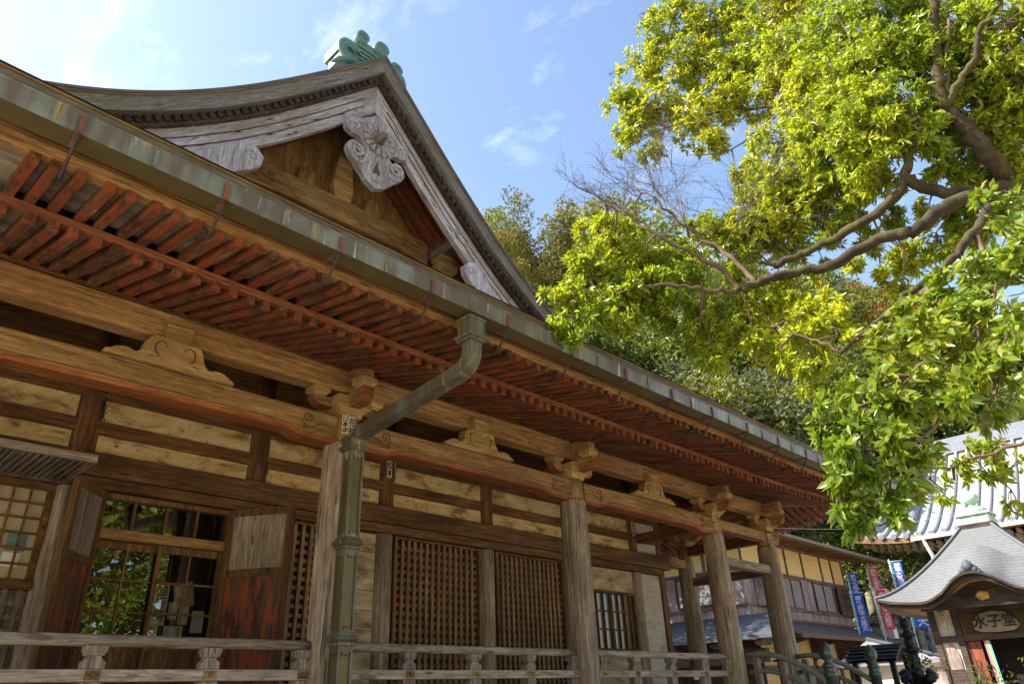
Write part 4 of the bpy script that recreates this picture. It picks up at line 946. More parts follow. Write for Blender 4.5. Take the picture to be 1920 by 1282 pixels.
# side eave over the left face
b = MB(); b.add([(HX0-1.15, 4.8, EZ-.05), (HX0-1.15, 14, EZ-.05), (HX0+1.5, 14, EZ+1.1), (HX0+1.5, 7.2, EZ+1.1)], [(0, 1, 2, 3)]); b.build('side_roof', 'roof_slate', HS, fix=False)
# lower roofs
LZ = 3.30
slope_roof('lower_roof', HS, HX0+.6, HX1+2.6, 4.55, LZ+.05, 6.0, LZ+.60, .08, 'roof_brown', 0, 1.6)
b = MB(); b.box((HX0+.6, 4.5, LZ-.10), (HX1+2.5, 4.58, LZ+.03)); b.build('lower_fascia', 'gutter_brown', HS)
b = MB(); b.add([(HX0+.6, 4.58, LZ-.06), (HX1+2.4, 4.58, LZ-.06), (HX1, 6.0, LZ+.30), (HX0+.6, 6.0, LZ+.30)], [(0, 1, 2, 3)]); b.build('eave_soffit', 'lath', HS, fix=False)
p = MB(); p.beam((0, 4.6, LZ-.07), (0, 5.98, LZ+.24), .055, .07); pr = p.build('lower_rafter', 'oak_y', HS); pr.location = (HX0+.8, 0, 0)
for i in range(1, 36): copy_of(pr, HS, (HX0+.8+.28*i, 0, 0))
b = MB(); b.box((HX0, HY-.05, 2.30), (HX1+.02, HY+.02, 2.42)); b.box((HX0, HY-.06, LZ+.05), (HX1, HY+.01, LZ+.24)); b.build('lower_lintel', 'house_trim', HS)
for x in (22.2, 24.9, 27.2, 29.3):
    b = MB(); b.prism([(HY-.002, LZ+.15), (HY-1.05, LZ-.02), (HY-1.05, LZ-.12), (HY-.62, LZ-.20), (HY-.42, LZ-.36), (HY-.20, LZ-.62), (HY-.002, LZ-.74)], x, x+.13, 'yz'); b.build('eave_bracket', 'house_trim', HS, .01)
    b = MB(); b.box((x-.02, HY-.05, 0), (x+.14, HY+.02, LZ)); b.build('wall_stud', 'house_trim', HS)
for x0, x1 in ((23.0, 24.7), (25.2, 26.7)): hwin(x0, x1, .9, 2.2)
b = MB(); b.box((28.1, HY-.12, .6), (29.2, HY-.03, 2.3))
for i in range(6): b.box((28.15+.18*i, HY-.15, .65), (28.23+.18*i, HY-.121, 2.25))
b.build('lower_shutter', 'house_trim', HS)
# porch on the left face with its dark tiled roof
b = MB(); b.add([(17.2, 3.7, 3.13), (17.2, 11, 3.13), (20.38, 11, 4.02), (20.38, 5.2, 4.02)], [(0, 1, 2, 3)]); b.add([(17.2, 3.7, 3.03), (17.2, 11, 3.03), (20.38, 11, 3.9), (20.38, 5.2, 3.9)], [(0, 1, 2, 3)])
b.add([(17.2, 3.7, 3.13), (17.2, 11, 3.13), (17.2, 11, 3.03), (17.2, 3.7, 3.03)], [(0, 1, 2, 3)]); b.add([(17.2, 3.7, 3.13), (20.38, 5.2, 4.02), (20.38, 5.2, 3.9), (17.2, 3.7, 3.03)], [(0, 1, 2, 3)]); b.build('porch_roof', 'tile_dark', HS, fix=False)
for k in range(5):
    b = MB(); y = 4.2+1.5*k; b.prism([(17.3, 3.0), (18.4, 3.28), (18.4, 3.0), (17.9, 2.86), (17.5, 2.85), (17.3, 2.9)], y, y+.2, 'xz'); b.build('porch_bracket', 'hall_trim', HS, .02)
b = MB(); b.box((17.7, 4.3, 2.4), (17.95, 10.6, 2.8)); b.build('porch_beam', 'hall_trim', HS); b = MB(); b.box((18.6, 4.9, 0), (18.7, 10.5, 3.1)); b.build('porch_wall', 'dark_room', HS)
b = MB(); b.tube([(20.9, 5.6, 2.9), (20.9, 5.3, 2.95)], .05, 8); b.box((20.75, 5.2, 2.86), (21.05, 5.3, 3.06)); b.box((21.1, 5.2, 2.80), (21.35, 5.3, 2.98)); b.build('floodlight', 'porcelain', HS)

# ================================================================== small pyramid-roofed hall
m, t, bb_ = newmat('roof_shingle')
v = coords(t, (1, 1, 1), False); wv = t.nodes.new('ShaderNodeTexWave'); wv.wave_type = 'BANDS'; wv.bands_direction = 'Z'; wv.wave_profile = 'SAW'; wv.inputs['Scale'].default_value = 3.6
t.links.new(v, wv.inputs['Vector']); nn = noise(t, coords(t, (9, 9, 2), False), 1, 5)
c = ramp(t, wv.outputs[0], [(.02, (.13, .13, .14)), (.14, (.125, .13, .14)), (1, (.17, .173, .18))]); c = mix(t, .35, c, ramp(t, nn, [(.3, (.45, .45, .46)), (.7, (1, 1, 1))]), 'MULTIPLY')
t.links.new(c, bb_.inputs['Base Color']); bb_.inputs['Roughness'].default_value = .8; bb_.inputs['Specular IOR Level'].default_value = .15; bump(t, bb_, wv.outputs[0], .5, .03)
SH = thing('small_hall', 'small square hall with pyramid shingle roof, curved gable over its doorway and green finial', 'shrine hall', (20.75, -1.53, 0))
HF = 2.55; EV = 3.60
def prof_z(q): return EV+2.12*(max(0, 1-q)**1.28)          # q: 0 at apex ring, 1 at eave
def rz(f, q):
    """height of the roof at fraction f in -1..1 across a side, q down the slope"""
    up = .22*abs(f)**4*q**3
    return prof_z(q)+up
def kara(y):  # undulating gable over the door
    a = abs(y)/1.45
    if a >= 1: return 0
    return .50*(.5+.5*math.cos(math.pi*a))+.12*max(0, 1-(a*1.9)**2)
NQ, NF = 16, 32
for side in range(4):
    T = Matrix.Rotation(side*math.pi/2, 4, 'Z'); b = MB(); rows = []
    for j in range(NQ+1):
        q = j/NQ; r = .36+(HF-.36)*q; row = []
        for i in range(NF+1):
            f = -1+2*i/NF; z = rz(f, q); y = f*r; x = -r
            if side == 0 and q > .45:
                k_ = kara(y); w_ = ((q-.45)/.55); z = max(z, EV+k_+ (z-EV)*(1-w_*min(1, k_*3)) if k_ > 0 else z)
                x -= .25*min(1, k_*2.2)*w_
            row.append(T @ Vector((x, y, z)))
        rows.append(row)
    for a, c_ in zip(rows, rows[1:]): b.strip(a, c_, 0, True)
    b.build('roof', 'roof_shingle', SH, fix=False)
    e = rows[-1]; b = MB(); dn = Vector((0, 0, -.16)); inn = T @ Vector((.10, 0, 0)); inn2 = T @ Vector((.5, 0, 0))
    b.strip(e, [p+dn*.4 for p in e]); b.strip([p+dn*.4 for p in e], [p+dn*.4+inn for p in e]); b.strip([p+dn*.4+inn for p in e], [p+dn+inn for p in e]); b.strip([p+dn+inn for p in e], [p+dn+inn2 for p in e])
    b.build('roof_fascia', 'hall_trim', SH, fix=False)
    b = MB(); b.strip([p+dn+inn2 for p in e], [T @ Vector((-1.45, 1.45*(-1+2*i/NF), 3.62)) for i in range(NF+1)]); b.build('eave_soffit', 'lath', SH, fix=False)
for s1_, s2_ in ((-1, -1), (-1, 1), (1, 1), (1, -1)):
    b = MB(); b.tube([(s1_*(.36+(HF-.36)*q), s2_*(.36+(HF-.36)*q), rz(1, q)+.02) for q in [i/14 for i in range(15)]], [.045]*15, 8); b.build('hip_ridge', 'roof_shingle', SH)
b = MB(); b.box((-.44, -.44, 5.62), (.44, .44, 5.76)); o = b.build('finial_base', 'hall_trim', SH, .01)
b = MB(); b.box((-.40, -.40, 5.76), (.40, .40, 6.0)); b.box((-.46, -.46, 6.0), (.46, .46, 6.06))
for s_ in (-1, 1):
    for k in (-1, 0, 1): b.box((s_*.40-.012, k*.36-.03, 5.765), (s_*.40+.012, k*.36+.03, 5.995)); b.box((k*.36-.03, s_*.40-.012, 5.765), (k*.36+.03, s_*.40+.012, 5.995))
b.lathe((0, 0, 6.06), [(.34, 0), (.36, .06), (.32, .15), (.20, .22), (.10, .25), (.09, .30), (.15, .33), (.22, .40), (.235, .48), (.20, .57), (.12, .64), (.04, .69), (.005, .72)], 24)
b.build('finial', 'verdigris_pale', SH)
XW = -1.58
b = MB(); b.prism([(XW, 3.55), (XW+.0, 0), (XW+.1, 0), (XW+.1, 3.55)], 1.0, 1.48, 'xz', 0); b.prism([(XW, 3.55), (XW, 0), (XW+.1, 0), (XW+.1, 3.55)], -1.48, -1.0, 'xz'); b.box((XW+.1, 1.40, 0), (1.5, 1.48, 3.55)); b.box((XW+.1, -1.48, 0), (1.5, -1.4, 3.55)); b.box((1.4, -1.4, 0), (1.5, 1.4, 3.55)); b.build('wall', 'white_wall', SH)
b = MB(); fl = [(-.0, 2.62), (.07, 2.50), (.13, 2.36), (.155, 2.2), (.15, 1.95), (-.15, 1.95), (-.155, 2.2), (-.13, 2.36), (-.07, 2.50)]
b.prism([(1.22+u, z) for u, z in fl], XW-.03, XW-.005, 'yz'); b.build('flame_window', 'house_board', SH)
b = MB(); b.box((XW-.05, 1.02, 0), (XW-.01, 1.46, 1.93)); b.build('plank_dado', 'hall_trim', SH)
for y in (1.5, .93, -.93, -1.5): b = MB(); b.box((XW-.08, y-.08, 0), (XW+.12, y+.08, 3.5)); b.build('post', 'hall_trim', SH, .01)
b = MB(); b.box((XW-.07, -1.42, 2.62), (XW+.1, 1.42, 2.78)); b.box((XW-.06, -.85, 3.22), (XW+.1, .85, 3.42)); b.box((XW-.45, -1.6, 3.42), (XW-.28, 1.6, 3.58)); b.build('lintel', 'hall_trim', SH, .01)
b = MB()
for i in range(40): y = -.84+.0425*i; b.box((XW-.02, y, 2.78), (XW+.02, y+.018, 3.22))
b.build('transom_grille', 'lath', SH)
b = MB(); b.box((XW+.5, -.9, 0), (XW+.56, .9, 3.4)); b.box((XW+.12, -.9, 2.7), (XW+.5, .9, 2.72)); b.build('interior', 'dark_void', SH)
b = MB(); b.box((XW-.02, .5, 0), (XW+.04, .85, 2.6)); b.box((XW-.03, .5, 1.9), (XW-.02, .85, 1.98)); b.build('door_leaf', 'door_z', SH)
sp = [(.92*q_[0], .92*q_[1]) for q_ in [(-.56, -.16), (-.40, -.24), (.0, -.27), (.42, -.25), (.58, -.12), (.50, .08), (.30, .24), (.0, .30), (-.35, .24), (-.55, .06)]]
b = MB(); b.prism([(-u, 3.03+v) for u, v in sp], XW-.14, XW-.085, 'yz'); sg = b.build('name_plaque', 'sign_wood', SH, .008)
vs, fs = text_mesh('水子堂', .34, False, .004, .006); T = Matrix.Translation((XW-.148, 0, 3.03)) @ Matrix.Rotation(-math.pi/2, 4, 'Z')
b = MB(); b.add([T @ Vector(v) for v in vs], fs); b.build('plaque_writing', 'ink', sg, fix=False)
for y in (1.15, -1.15):
    b = MB()
    for (dy, z, r) in ((0, 3.35, .10), (.10, 3.46, .11), (-.10, 3.44, .10), (0, 3.56, .12), (.2, 3.56, .09), (-.2, 3.55, .09)): b.lathe((XW-.28, y+dy, z-r*.7), [(.02, 0), (r*.8, r*.35), (r, r*.75), (r*.7, r*1.2), (.03, r*1.45)], 9, 0, True, .12, int(z*10))
    b.build('carved_nose', 'carved_cream', SH); b = MB(); b.box((XW-.36, y-.10, 3.18), (XW-.2, y+.10, 3.28)); b.box((XW-.34, y-.05, 2.9), (XW-.22, y+.05, 3.18)); b.build('bracket_capital', 'carved_cream', SH)
b = MB(); b.lathe((0, 0, 0), [(.01, -.14), (.12, -.09), (.15, 0), (.11, .09), (.01, .12)], 10, 0, True, .15, 3); 
for i in range(len(b.v)): x_, y_, z_ = b.v[i]; b.v[i] = (XW-.62+z_*.25, -.02+x_, 3.66+y_)
b.build('gold_crest', 'gold', SH)
b = MB(); b.prism([(y, EV+kara(y)-.17) for y in [-1.2+.1*i for i in range(25)]]+[(1.2, EV-.22), (-1.2, EV-.22)], -HF+.35, -HF+.40, 'yz'); b.build('gable_board', 'hall_trim', SH)
b = MB()
for k, (dy, r) in enumerate(((0, .15), (.13, .10), (-.13, .10), (.22, .07), (-.22, .07))): b.lathe((-HF-.16, dy, EV+.60-abs(dy)*.35), [(.02, 0), (r*.8, r*.3), (r, r*.9), (r*.6, r*1.6), (.02, r*2)], 10, 0, True, .1, k)
b.box((-HF-.1, -.07, EV+.62), (-HF+.55, .07, EV+.80)); b.build('gable_ornament', 'tile_dark', SH)
for k, (mt, y) in enumerate((('cloth_violet', .40), ('cloth_yellow', .355), ('cloth_teal', .31))):
    b = MB(); n = 10; b.strip([(XW-.1-.02*i+.01*k, y-.03*i*.35, 2.6-.2*i) for i in range(n)], [(XW-.1-.02*i+.01*k, y-.05-.03*i*.35, 2.6-.2*i) for i in range(n)]); b.build('streamer', mt, SH, fix=False)

# ================================================================== great tiled hall far right
m, t, bb_ = newmat('roof_tile_field'); v = coords(t, (1, 1, 1), False); br = t.nodes.new('ShaderNodeTexBrick'); br.inputs['Scale'].default_value = 3.2
sx = t.nodes.new('ShaderNodeSeparateXYZ'); cx = t.nodes.new('ShaderNodeCombineXYZ'); t.links.new(v, sx.inputs[0]); t.links.new(sx.outputs[1], cx.inputs[0]); t.links.new(sx.outputs[2], cx.inputs[1]); t.links.new(cx.outputs[0], br.inputs['Vector'])
br.inputs['Color1'].default_value = (.44, .44, .455, 1); br.inputs['Color2'].default_value = (.38, .39, .41, 1); br.inputs['Mortar'].default_value = (.2, .21, .23, 1); br.inputs['Mortar Size'].default_value = .02
t.links.new(br.outputs[0], bb_.inputs['Base Color']); bb_.inputs['Roughness'].default_value = .35
BH = thing('great_hall', 'large hall far right with curved light grey tile roof and carved cream eaves', 'temple hall')
BX, BE = 33.6, 7.85
def bz(q): return BE+5.4*(q**1.28)         # q 0 eave, 1 ridge
def bend(y): return .5*max(0, (y-2.8)/4.0)**2
b = MB(); ys = [6.8-22*i/44 for i in range(45)]; rows = []
for j in range(15):
    q = j/14; rows.append([(BX+7.5*q, min(y, 6.8-7.5*q) if q < .36 else min(y, 4.1), bz(q)+bend(y)*(1-q)) for y in ys])
for a, c_ in zip(rows, rows[1:]): b.strip(a, c_)
b.build('tile_field', 'roof_tile_field', BH, fix=False)
for i in range(34):
    y = 6.3-.55*i; qs = [k/12 for k in range(13)]
    if y > 4.1: qm = min(.36, max(.02, (6.8-y)/7.5)); qs = [qm*k/6 for k in range(7)]
    b = MB(); b.tube([(BX-.04+7.5*q, y, bz(q)+bend(y)*(1-q)+.05) for q in qs], .095, 8); o = b.build('tile_roll', 'tile_grey', BH)
    b = MB(); b.tube([(BX-.10, y, BE+bend(y)+.04), (BX-.03, y, BE+bend(y)+.05)], .13, 12); b.build('roll_end', 'tile_lead', o)
b = MB(); b.tube([(BX+.2+7.3*q, 4.2, bz(q)+bend(4.2)*(1-q)+.22) for q in [.06+.94*k/12 for k in range(13)]], .24, 10); b.build('descending_ridge', 'tile_lead', BH)
b = MB(); b.tube([(BX-.1+2.7*k/8, 6.85-2.7*k/8, BE+bend(6.8)*(1-k/8*.6)+.12+k*.19) for k in range(9)], [.12]+[.2]*8, 10); b.build('corner_ridge', 'tile_lead', BH)
b = MB(); b.box((BX+7.2, -15, bz(1)-.1), (BX+7.9, 4.6, bz(1)+.75)); b.build('main_ridge', 'tile_lead', BH)
b = MB(); b.strip([(BX+.02, y, BE+bend(y)-.02) for y in ys], [(BX+.02, y, BE+bend(y)-.26) for y in ys]); b.strip([(BX+.02, y, BE+bend(y)-.26) for y in ys], [(BX+3.6, min(y, 4), BE+.35) for y in ys]); b.build('eave', 'lath', BH, fix=False)
b = MB(); b.box((BX-.22, -15, BE-.20), (BX-.03, 3.9, BE-.03)); b.build('gutter', 'gable_end_cream', BH)
b = MB(); b.tube([(BX-.12, 3.4, BE-.2), (BX+.3, 3.3, BE-.9), (BX+.3, 3.3, 2)], .09, 8); b.build('downpipe', 'pole_white', BH)
for row, (dx, dz_, yy0) in enumerate(((.42, -.30, 6.2), (.95, -.42, 6.0))):
    p = MB(); p.box((0, -.07, -.07), (1.2, .07, .07)); pr = None
    for i in range(38):
        y = yy0-.36*i
        if pr is None: pr = p.build('rafter_end', 'carved_cream', BH); o = pr
        else: o = copy_of(pr, BH)
        o.location = (BX+dx, y, BE+dz_+bend(y)*.9)
for i in range(6):
    b = MB(); y = 2.4-2.6*i
    for k in range(4):
        b.box((BX+1.3+.35*k, y-.85+.18*k, BE-.65-.30*k), (BX+3.2, y+.85-.18*k, BE-.42-.30*k))
        for s_ in (-1, 0, 1): b.box((BX+1.2+.35*k, y+s_*(.7-.17*k)-.1, BE-.52-.30*k), (BX+1.5+.35*k, y+s_*(.7-.17*k)+.1, BE-.36-.30*k))
    b.build('bracket_cluster', 'carved_cream', BH)
b = MB(); b.box((BX+2.6, -15, 0), (BX+10, 3.9, BE+.3)); b.build('wall', 'hall_trim', BH)
b = MB(); b.box((BX+2.4, -15, BE-1.9), (BX+2.62, 4.0, BE-1.5)); b.build('head_beam', 'lath', BH)

# ================================================================== rubble wall, terrace posts, banners
def rock_wall(name, x, y0, y1, z0, z1, lean, label, seed):
    b = MB(); rn = random.Random(seed); nY = int((y1-y0)/.11); nZ = int((z1-z0)/.11); vs = []
    cell = [(rn.uniform(y0, y1), rn.uniform(z0, z1), rn.uniform(.0, .16)) for _ in range(int((y1-y0)*(z1-z0)*7))]
    ca = np.array(cell)
    for j in range(nZ+1):
        for i in range(nY+1):
            y = y0+(y1-y0)*i/nY; z = z0+(z1-z0)*j/nZ; d = (ca[:, 0]-y)**2+(ca[:, 1]-z)**2; k = np.argsort(d)[:2]
            e = math.sqrt(d[k[1]])-math.sqrt(d[k[0]]); h = min(1, e/.10)
            vs.append((x+lean*(z-z0)-.16*h-ca[k[0], 2]*h, y, z+rn.uniform(-.01, .01)))
    fs = [(j*(nY+1)+i, j*(nY+1)+i+1, (j+1)*(nY+1)+i+1, (j+1)*(nY+1)+i) for j in range(nZ) for i in range(nY)]
    b.add(vs, fs); o = len(vs); top = [vs[nZ*(nY+1)+i] for i in range(nY+1)]; b.strip(top, [(v[0]+2.5, v[1], v[2]+.1) for v in top])
    return tag(b.build(name, 'rubble', fix=False), label, 'stone wall')
rock_wall('rubble_wall', 32.0, -6, 9.5, 0, 4.45, .12, 'grey rubble stone retaining wall behind the banners', 3)
rock_wall('ledge_wall', 30.95, -4, 9.0, 0, 2.78, .05, 'low rubble ledge carrying the row of stone stakes', 8)
rn = random.Random(11)
b = MB(); b.prism([(-.11, 0), (.11, 0), (.10, .92), (.03, 1.0), (-.05, .99), (-.10, .93)], -.09, .09); stk = b.build('stone_stake', 'stone', None, .02)
words = ['first', 'second', 'third', 'fourth', 'fifth', 'sixth', 'seventh', 'eighth', 'ninth']
for i in range(9):
    o = stk if i == 0 else copy_of(stk); o.location = (31.15+rn.uniform(-.05, .05), 5.55-.42*i, 2.74); o.rotation_euler = (R(rn.uniform(-4, 4)), R(rn.uniform(-3, 3)), R(90+rn.uniform(-12, 12))); o.scale = (1, 1, rn.uniform(.9, 1.12))
    tag(o, words[i]+' stone stake from the house end along the rubble ledge', 'stone stake', 'stone stakes along the ledge')
for i in range(5):
    b = MB(); r = .16+.03*rn.random(); b.lathe((0, 0, 0), [(r*1.1, 0), (r, .5), (r*.9, .95+.2*rn.random()), (r*.5, 1.2)], 9, 0, True, .12, i); o = b.build('grave_post', 'stone_moss'); o.location = (32.9, 6.2-.42*i, 4.45); o.rotation_euler = (R(rn.uniform(-5, 5)), 0, 0)
    tag(o, ['leftmost', 'second', 'third', 'fourth', 'rightmost'][i]+' mossy upright stone on top of the rubble wall, counted from the house', 'standing stone', 'mossy upright stones on the wall')
b = MB(); rn2 = random.Random(6)
for i in range(60): b.lathe((32.3+rn2.uniform(0, .8), 7.6-.09*i*.9, 4.42), [(.02, 0), (.10, .03), (.12, .08), (.05, .13)], 6, 0, True, .2, i)
tag(b.build('moss', 'stone_moss'), 'mossy ground cover along the top of the rubble wall', 'moss', kind='stuff')
def banner(px0, py0, px1, py1, D, wd, mat, words_, label, flip=1):
    """cloth on a pole: top and bottom given, hung beside its pole"""
    top, bot = atd(px0, py0, D), atd(px1, py1, D); x, y = top.x, top.y; z1, z0 = top.z, bot.z
    t_ = thing('nobori_banner', label, 'banner', (x, y, 0), 'nobori banners on poles')
    d = Vector((-top.y+CAM.y, top.x-CAM.x, 0)).normalized()*-1   # rightwards as seen from the court
    n = Vector((-d.y, d.x, 0))
    b = MB(); b.tube([(0, 0, z0-1.6), (0, 0, z1+.12)], .022, 8); b.build('pole', 'pole_white', t_)
    b = MB(); b.tube([Vector((0, 0, z1+.03))-d*.06, Vector((0, 0, z1+.03))+d*(wd+.08)], .012, 6); b.build('cross_rod', 'pole_white', t_)
    nS, nW = 18, 6
    def pt(u, v): return d*(u*wd+.02)+n*(.035*math.sin(v*7+u*2.2)*(u))+Vector((0, 0, z1+(z0-z1)*v))
    b = MB(); vs = [pt(i/nW, j/nS) for j in range(nS+1) for i in range(nW+1)]
    b.add(vs, [(j*(nW+1)+i, j*(nW+1)+i+1, (j+1)*(nW+1)+i+1, (j+1)*(nW+1)+i) for j in range(nS) for i in range(nW)], 0, True); cl = b.build('cloth', mat, t_, fix=False)
    b = MB(); vs = [pt(u, j/nS)+n*-.006 for j in range(nS+1) for u in (0, .13)]; b.add(vs, [(2*j, 2*j+1, 2*j+3, 2*j+2) for j in range(nS)]); b.build('edge_stripe', 'banner_edge', cl, fix=False)
    b = MB()
    for k in range(5): p = pt(0, k/5+.06); b.beam(p+d*-.06, p+d*.06, .01, .07, up=n)
    b.build('loop', 'cloth_white', cl)
    vs, fs = text_mesh(words_, .3, True, .001, .012); zs = [v[2] for v in vs]; xs_ = [v[0] for v in vs]; hz = max(zs)-min(zs); hx = max(xs_)-min(xs_); zc = max(zs)
    b = MB(); out_ = []
    for v in vs:
        vv = .05+.90*(zc-v[2])/hz; u = .58+v[0]/hx*.62; p = pt(u, vv); out_.append(p-n*.012)
    b.add(out_, fs); b.build('writing', 'cloth_white', cl, fix=False)
    return t_
banner(1587, 1076, 1605, 1113, 35, .36, 'banner_blue', '開運大黒天', 'upper blue banner with white writing next to the house eave')
banner(1594, 1113, 1619, 1187, 33.5, .41, 'banner_blue', '奉納開運大黒天', 'large blue banner with white writing standing just below another blue one')
banner(1624, 1065, 1640, 1107, 36, .36, 'banner_red', '開運大黒天', 'upper red banner with white writing, its foot just above a second red one')
banner(1638, 1107, 1666, 1180, 34.5, .42, 'banner_red', '奉納開運大黒天', 'lower red banner partly hidden behind the upturned roof corner')
banner(1667, 1054, 1684, 1100, 36, .42, 'banner_blue', '開運大黒天', 'blue banner with white rod rising behind the small hall roof')
banner(1707, 1155, 1713, 1176, 34, .62, 'banner_blue', '天', 'short blue banner end with one big white character under the small hall eave')
# little box shrine, shed, bush
t_ = thing('box_shrine', 'tiny white lattice box shrine with dark red roof at the rubble wall', 'box shrine', (30.3, 4.85, 3.42))
b = MB(); b.box((-.22, -.25, 0), (.22, .25, .5)); b.build('body', 'cloth_white', t_); b = MB(); b.prism([(-.36, .48), (0, .76), (.36, .48), (.3, .44), (0, .66), (-.3, .44)], -.32, .32, 'yz'); b.build('roof', 'rust', t_); b = MB(); b.box((-.12, -.12, -3.4), (.12, .12, 0)); b.build('post', 'stone', t_)
b = MB()
for i in range(5): b.box((-.235, -.2+.09*i, .05), (-.222, -.18+.09*i, .45))
b.build('lattice', 'rust', t_)
t_ = thing('garden_shed', 'low cream shed with slate grey hipped roof between house and small hall', 'shed', (22.2, 1.9, 0))
b = MB(); b.box((-1, -1.1, 0), (1, 1.2, 2.3)); b.build('wall', 'white_wall', t_)
b = MB(); b.add([(-1.3, -1.5, 2.30), (-1.3, 1.7, 2.30), (1.4, 1.7, 2.3), (1.4, -1.5, 2.3), (-.1, 1.0, 3.0), (.2, 1.0, 3.0)], [(0, 1, 4), (0, 4, 5, 3), (1, 2, 5, 4), (2, 3, 5)]); b.box((-1.32, -1.52, 2.2), (1.42, 1.72, 2.29)); b.build('roof', 'roof_slate', t_)
b = MB(); b.tube([(-1.32, -1.52, 2.34), (-.1, 1.0, 3.04)], .06, 7); b.build('hip_cap', 'tile_dark', t_)
t_ = thing('notice_board', 'brown framed grey notice board near the small hall', 'notice board', (17.6, -.15, 0))
b = MB(); b.box((-.02, -.30, .9), (.02, .30, 1.9)); b.build('board', 'house_board', t_)
for y in (-.32, .32): b = MB(); b.box((-.03, y-.03, 0), (.03, y+.03, 2.0)); b.build('post', 'hall_trim', t_)
b = MB(); b.box((-.05, -.4, 1.95), (.05, .4, 2.02)); b.build('cap', 'hall_trim', t_)

# ================================================================== stair rails with onion finials
def stair_rail(x, label):
    t_ = thing('stair_railing', label, 'stair railing', (x, -.25, 0))
    for z0, r, e in ((2.155, .043, 0), (1.90, .04, .0)):
        b = MB(); pts = [(0, .05, z0)]
        for i in range(13): u = i/12; pts.append((0, -.15-1.05*u, z0+.015-.46*u**1.8))
        b.tube(pts, r, 12); b.build('curved_rail', 'handrail_green', t_)
    for y, z in ((-.1, 2.11), (-.55, 2.04)): b = MB(); b.box((-.05, y-.05, 1.2), (.05, y+.05, z)); b.build('baluster', 'grey_z', t_, .006)
    b = MB(); b.lathe((0, -1.28, .4), [(.085, 0), (.085, 1.36), (.10, 1.37), (.105, 1.42), (.088, 1.44), (.088, 1.50), (.10, 1.51), (.10, 1.54), (.06, 1.57), (.052, 1.60), (.09, 1.64), (.105, 1.70), (.10, 1.76), (.07, 1.81), (.03, 1.845), (.006, 1.875)], 24); b.build('newel_post', 'bronze', t_)
    return t_
stair_rail(7.95, 'left curved green stair railing ending in a bronze onion topped newel'); stair_rail(9.78, 'right curved green stair railing ending in a bronze onion topped newel')
b = MB(); b.tube([(8.85, -.2, 2.08), (8.85, -.45, 2.08), (8.85, -1.6, 1.45), (8.85, -2.4, .95)], .02, 8); b.tube([(8.85, -.3, 1.3), (8.85, -.3, 2.08)], .018, 8); b.tube([(8.85, -2.3, .3), (8.85, -2.3, 1.0)], .018, 8); tag(b.build('iron_handrail', 'rust'), 'thin rusty iron handrail down the middle of the steps', 'handrail')
b = MB()
for i in range(6): b.box((8.1, -.45-.36*(i+1), 0), (9.6, -.45-.36*i-.002, 1.16-.19*i))
b.build('stair', 'grey_x', HALL)
# ================================================================== bronze lantern and incense burner in the court
t_ = thing('bronze_lantern', 'dark ornate lantern pillar with stacked caps standing before the eave of the house', 'lantern', (11.35, -1.72, 0))
b = MB(); b.lathe((0, 0, 0), [(.42, 0), (.42, .2), (.34, .3), (.30, .9), (.26, 1.3)], 8); b.build('base', 'bronze_black', t_)
b = MB(); b.lathe((0, 0, 1.3), [(.10, 0), (.34, .14), (.37, .22), (.24, .30), (.13, .36)], 10, 0, True, .1, 2); b.build('lotus_tray', 'bronze_black', t_)
b = MB()
for i in range(9): a = i*.7; b.lathe((.24*math.cos(a), .24*math.sin(a), 1.62+.05*(i % 3)), [(.01, 0), (.09, .04), (.10, .11), (.03, .17)], 7, 0, True, .2, i)
b.build('dragon_coil', 'bronze_black', t_)
b = MB(); b.lathe((0, 0, 1.66), [(.12, 0), (.10, .2), (.085, .45), (.10, .5), (.17, .53), (.15, .56), (.09, .60), (.085, .74), (.14, .77), (.15, .80), (.08, .84), (.05, .90), (.09, .95), (.10, 1.01), (.06, 1.07), (.01, 1.10)], 14, 0, True, .05); b.build('pillar', 'bronze_black', t_)
b = MB(); rn = random.Random(3)
for i in range(90):
    c = Vector((rn.gauss(.05, .10), rn.gauss(0, .12), 2.02+rn.gauss(0, .08))); u = Vector((rn.gauss(0, 1), rn.gauss(0, 1), rn.gauss(0, 1))).normalized()*.05; v_ = u.orthogonal().normalized()*.025; b.add([c-u, c+v_, c+u, c-v_], [(0, 1, 2, 3)])
tag(b.build('potted_leaves', 'leaf_broad', t_, fix=False))
t_ = thing('incense_burner', 'black curved roof incense burner shelter beside the onion topped newel', 'incense burner', (14.2, -.12, 0))
b = MB(); n = 12
A = [(-.62+1.24*i/n, -.55, 2.18+.26*math.cos((i/n-.5)*math.pi)**1.4*1.0-.05*abs(i/n-.5)) for i in range(n+1)]
for k, dz2 in ((0, 0), (1, -.06)): b.strip([(x, y, z+dz2) for x, y, z in A], [(x, .55, z+dz2) for x, y, z in A])
b.strip(A, [(x, y, z-.06) for x, y, z in A]); b.build('roof', 'bronze_black', t_, fix=False)
for i in range(9): b = MB(); k = 1+i*10/8; x = -.62+1.24*k/n; z = 2.18+.26*max(0, math.cos((k/n-.5)*math.pi))**1.4; b.tube([(x, -.57, z+.01), (x, .57, z+.01)], .022, 6); b.build('roof_rib', 'bronze_black', t_)
for x in (-.45, .45):
    for y in (-.4, .4): b = MB(); b.box((x-.05, y-.05, 0), (x+.05, y+.05, 2.2)); b.build('leg', 'bronze_black', t_)
b = MB(); b.lathe((0, 0, .5), [(.25, 0), (.4, .25), (.42, .5), (.36, .62)], 16); b.build('bowl', 'bronze', t_)
b = MB()
for z in (1.95, 1.55): b.box((9.72, 1.9, z-.03), (9.78, 5.5, z+.03))
for i in range(24): b.box((9.73, 2.0+.15*i, 1.4), (9.77, 2.04+.15*i, 1.92))
b.build('side_railing', 'brown_y', HALL)
